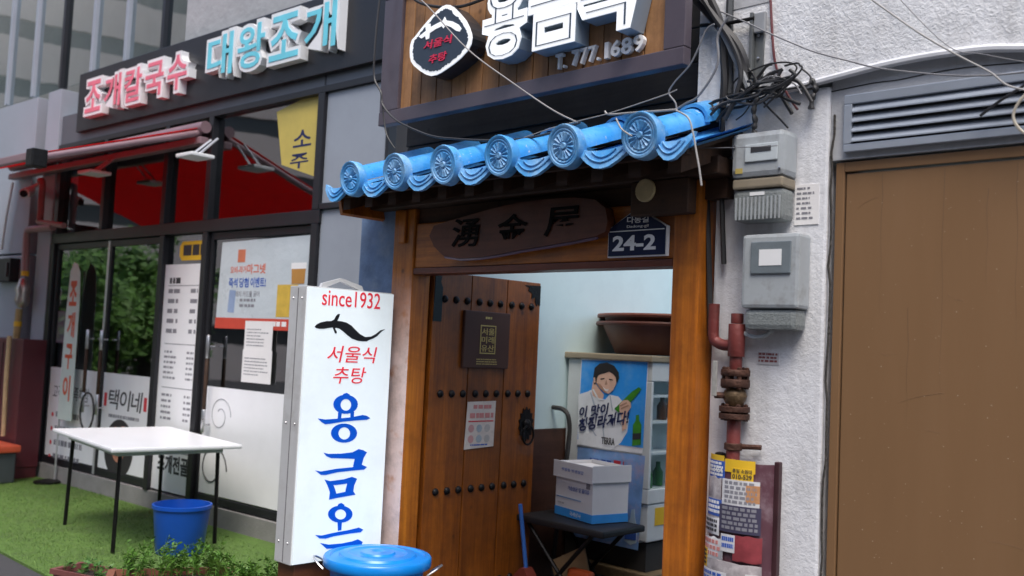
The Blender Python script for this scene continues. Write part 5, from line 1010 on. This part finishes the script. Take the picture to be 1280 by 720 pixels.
# red awning
aw = thing('red_awning', 'red fabric awning with mauve bars over restaurant entrance', 'awning', L, (-5,-.6,2.8))
m, t, b_ = nodes('red awning cloth'); b_.inputs['Base Color'].default_value = (.62,.010,.02,1); b_.inputs['Roughness'].default_value = .7
trl = t.nodes.new('ShaderNodeBsdfTranslucent'); trl.inputs[0].default_value = (.85,.015,.03,1); mxs = t.nodes.new('ShaderNodeMixShader'); mxs.inputs[0].default_value = .4; t.links.new(b_.outputs[0], mxs.inputs[1]); t.links.new(trl.outputs[0], mxs.inputs[2]); t.links.new(mxs.outputs[0], t.nodes['Material Output'].inputs[0]); MATS['cloth'] = m
AU0, AU1, AV, AZ0, AZ1 = -6.35, -2.66, -1.38, 3.17, 2.72
part('fabric', MB().add([(AU0,-.1,AZ0),(AU1,-.1,AZ0),(AU1,AV,AZ1),(AU0,AV,AZ1),(AU0,-.1,AZ0+.004),(AU1,-.1,AZ0+.004),(AU1,AV,AZ1+.004),(AU0,AV,AZ1+.004)], [(0,3,2,1),(4,5,6,7),(0,1,5,4),(1,2,6,5),(2,3,7,6),(3,0,4,7)]), m, aw)
part('roller', MB().tube([(AU0,-.09,3.17),(AU1+.05,-.09,3.17)], .05, 12), MAUVE, aw); part('support_bar', MB().box(AU0,-2.62,-.13,-.05,3.03,3.09, b=.01), MAUVE, aw)
part('front_bar', MB().box(AU0,AU1+.02,AV-.04,AV,AZ1-.05,AZ1+.01, b=.01), MAUVE, aw)
part('side_arm', MB().tube([(AU1-.02,-.1,AZ0-.04),(AU1-.02,AV,AZ1-.03)], .028, 10), MAUVE, aw); part('arm_joint', MB().box(AU1-.06,AU1+.05,AV-.05,AV+.06,AZ1-.10,AZ1+.03, b=.01), IRON, aw)
part('valance', MB().box(AU0,AU1,AV-.012,AV-.006,AZ1-.02,AZ1+.05), m, aw) if False else None
for i, (px, py) in enumerate(((118,217),(244,196))):
    q = L.p(px,py,-.26); t_ = thing('flood_light', ['left','right'][i]+' flat white flood light under the awning', 'flood light', L, q, 'flood lights under the awning')
    part('head', MB().box(q[0]-.12,q[0]+.12,-.36,-.16,q[2]-.012,q[2]+.018, b=.008), WHITE, t_)
    for s in (-.06,.06): part('arm', MB().tube([(q[0]+s,-.26,q[2]+.018),(q[0]+s*.8,-.10,3.05)], .010, 6), ALU, t_)

# ------------------------------------------------------------------ table and blue bucket
tb = thing('folding_table', 'white folding table in front of the glass doors', 'table', G, (-7,.1,0))
TBF = Frame((-6.86,.05,0), -6)
TW = mat('white table top', (.72,.74,.77), .35, 0, .04, 4)
def tpart(name, mb, mt_): mb.v = [tuple(TBF.M @ Vector(v)) for v in mb.v]; return part(name, mb, mt_, tb)
tpart('top', MB().box(-.70,.70,-.45,.45,.695,.725, b=.012), TW); tpart('apron', MB().box(-.56,.56,-.37,.37,.655,.694, b=.006), mat('grey apron', (.45,.47,.49), .5))
for sx in (-.54,.54):
    for sy in (-.34,.34): tpart('leg', MB().tube([(sx,sy,.655),(sx*1.03,sy*1.03,.017)], .014, 8), IRON)
bb = thing('blue_bucket', 'deep blue plastic bucket on the turf beside the table', 'bucket', G, (0,0,0)); q = onz(224,690,.02); c = (q.x,q.y,.017); bb.location = c; LOC[bb.name] = Vector(c)
part('pail', MB().lathe([(.15,0),(.155,.01),(.185,.30),(.195,.302),(.195,.325),(.182,.327),(.145,.02)], c, 28), mat('deep blue plastic', (.006,.07,.42), .35, 0, .08), bb)

# ------------------------------------------------------------------ across the street (trees and office block seen mirrored in the glass)
op = thing('added_opposite_building', 'unseen brick building added across the alley to block low sky', 'building', Frame((0,-9,0),0), (0,0,0))  # added behind the camera to block low sky and deepen shade on the front
part('wall', box(-11,14,-3,0,0,7.5), mat('opposite brick', (.20,.14,.11), .8, 0, .2, 6), op); part('parapet', box(-11.1,14.1,-3.1,.1,7.502,7.8), CONCRETE, op)
for i in range(8):
    for z in (1.2,4.4): part('window', box(-9.8+3*i,-8.2+3*i,.002,.05,z,z+1.5), mat('dark band glass', (.04,.045,.05), .2), op)
def tree(x, y, h, r, seed, label):
    rs = random.Random(seed); fr = Frame((x,y,0),0); t = thing('street_tree', label, 'tree', fr, (0,0,0), 'trees across the street')
    part('trunk', MB().tube(smoothpath([(0,0,0),(.08,.04,h*.25),(-.05,.1,h*.5),(.05,0,h*.8)],3), .16, 8, .05), mat('bark', (.07,.05,.035), .9, 0, .3, 14, bump=.8), t)
    mb = MB(); cl = [(rs.gauss(0,r*.5), rs.gauss(0,r*.5), h*.58+rs.gauss(0,h*.17), rs.uniform(.3,.6)*r) for _ in range(26)]
    for k in range(5):
        c0 = cl[k]; part('limb', MB().tube([(0,0,h*.4),(c0[0]*.5,c0[1]*.5,(h*.4+c0[2])/2),(c0[0],c0[1],c0[2])], .05, 6, .015), mat('bark', (0,0,0)), t)
    for cxx, cyy, czz, cr in cl:
        for _ in range(260):
            d = Vector((rs.gauss(0,1),rs.gauss(0,1),rs.gauss(0,1))).normalized()*cr*rs.random()**.4; p = Vector((cxx,cyy,czz))+d; s = rs.uniform(.05,.11); a = Vector((rs.gauss(0,1),rs.gauss(0,1),rs.gauss(0,.6))).normalized(); b = a.cross(Vector((rs.random(),rs.random(),1))).normalized()
            mb.add([p-a*s, p+b*s*.5, p+a*s, p-b*s*.5], [(0,1,2,3)])
    part('crown', mb, mat('tree leaf', (.10,.22,.03), .55, 0, .5, 1.5, rnd=.2), t, None, 'stuff')
tree(-16.4,-3.2,2.9,1.05,1,'leafy street tree nearest the restaurant across the street'); tree(-19.0,-4.9,3.2,1.3,2,'middle leafy street tree across the street'); tree(-17.0,-5.0,3.0,1.2,3,'leafy street tree behind the others across the street'); tree(-21.5,-6.0,3.5,1.5,4,'farthest leafy street tree before the office block')
ob = thing('office_block', 'pale office block with dark window bands across the street', 'building', Frame((-34,-12,0),20), (0,0,0))
OBW = mat('pale cladding', (.60,.52,.48), .7, 0, .06, 2)
for i in range(7):
    z = 1.75*i; part('wall_band', box(-6,6,-9,9,z,z+1.2), OBW, ob); part('window_band', box(-5.9,5.9,-8.9,8.9,z+1.2,z+1.75), mat('dark band glass', (.04,.045,.05), .2), ob)
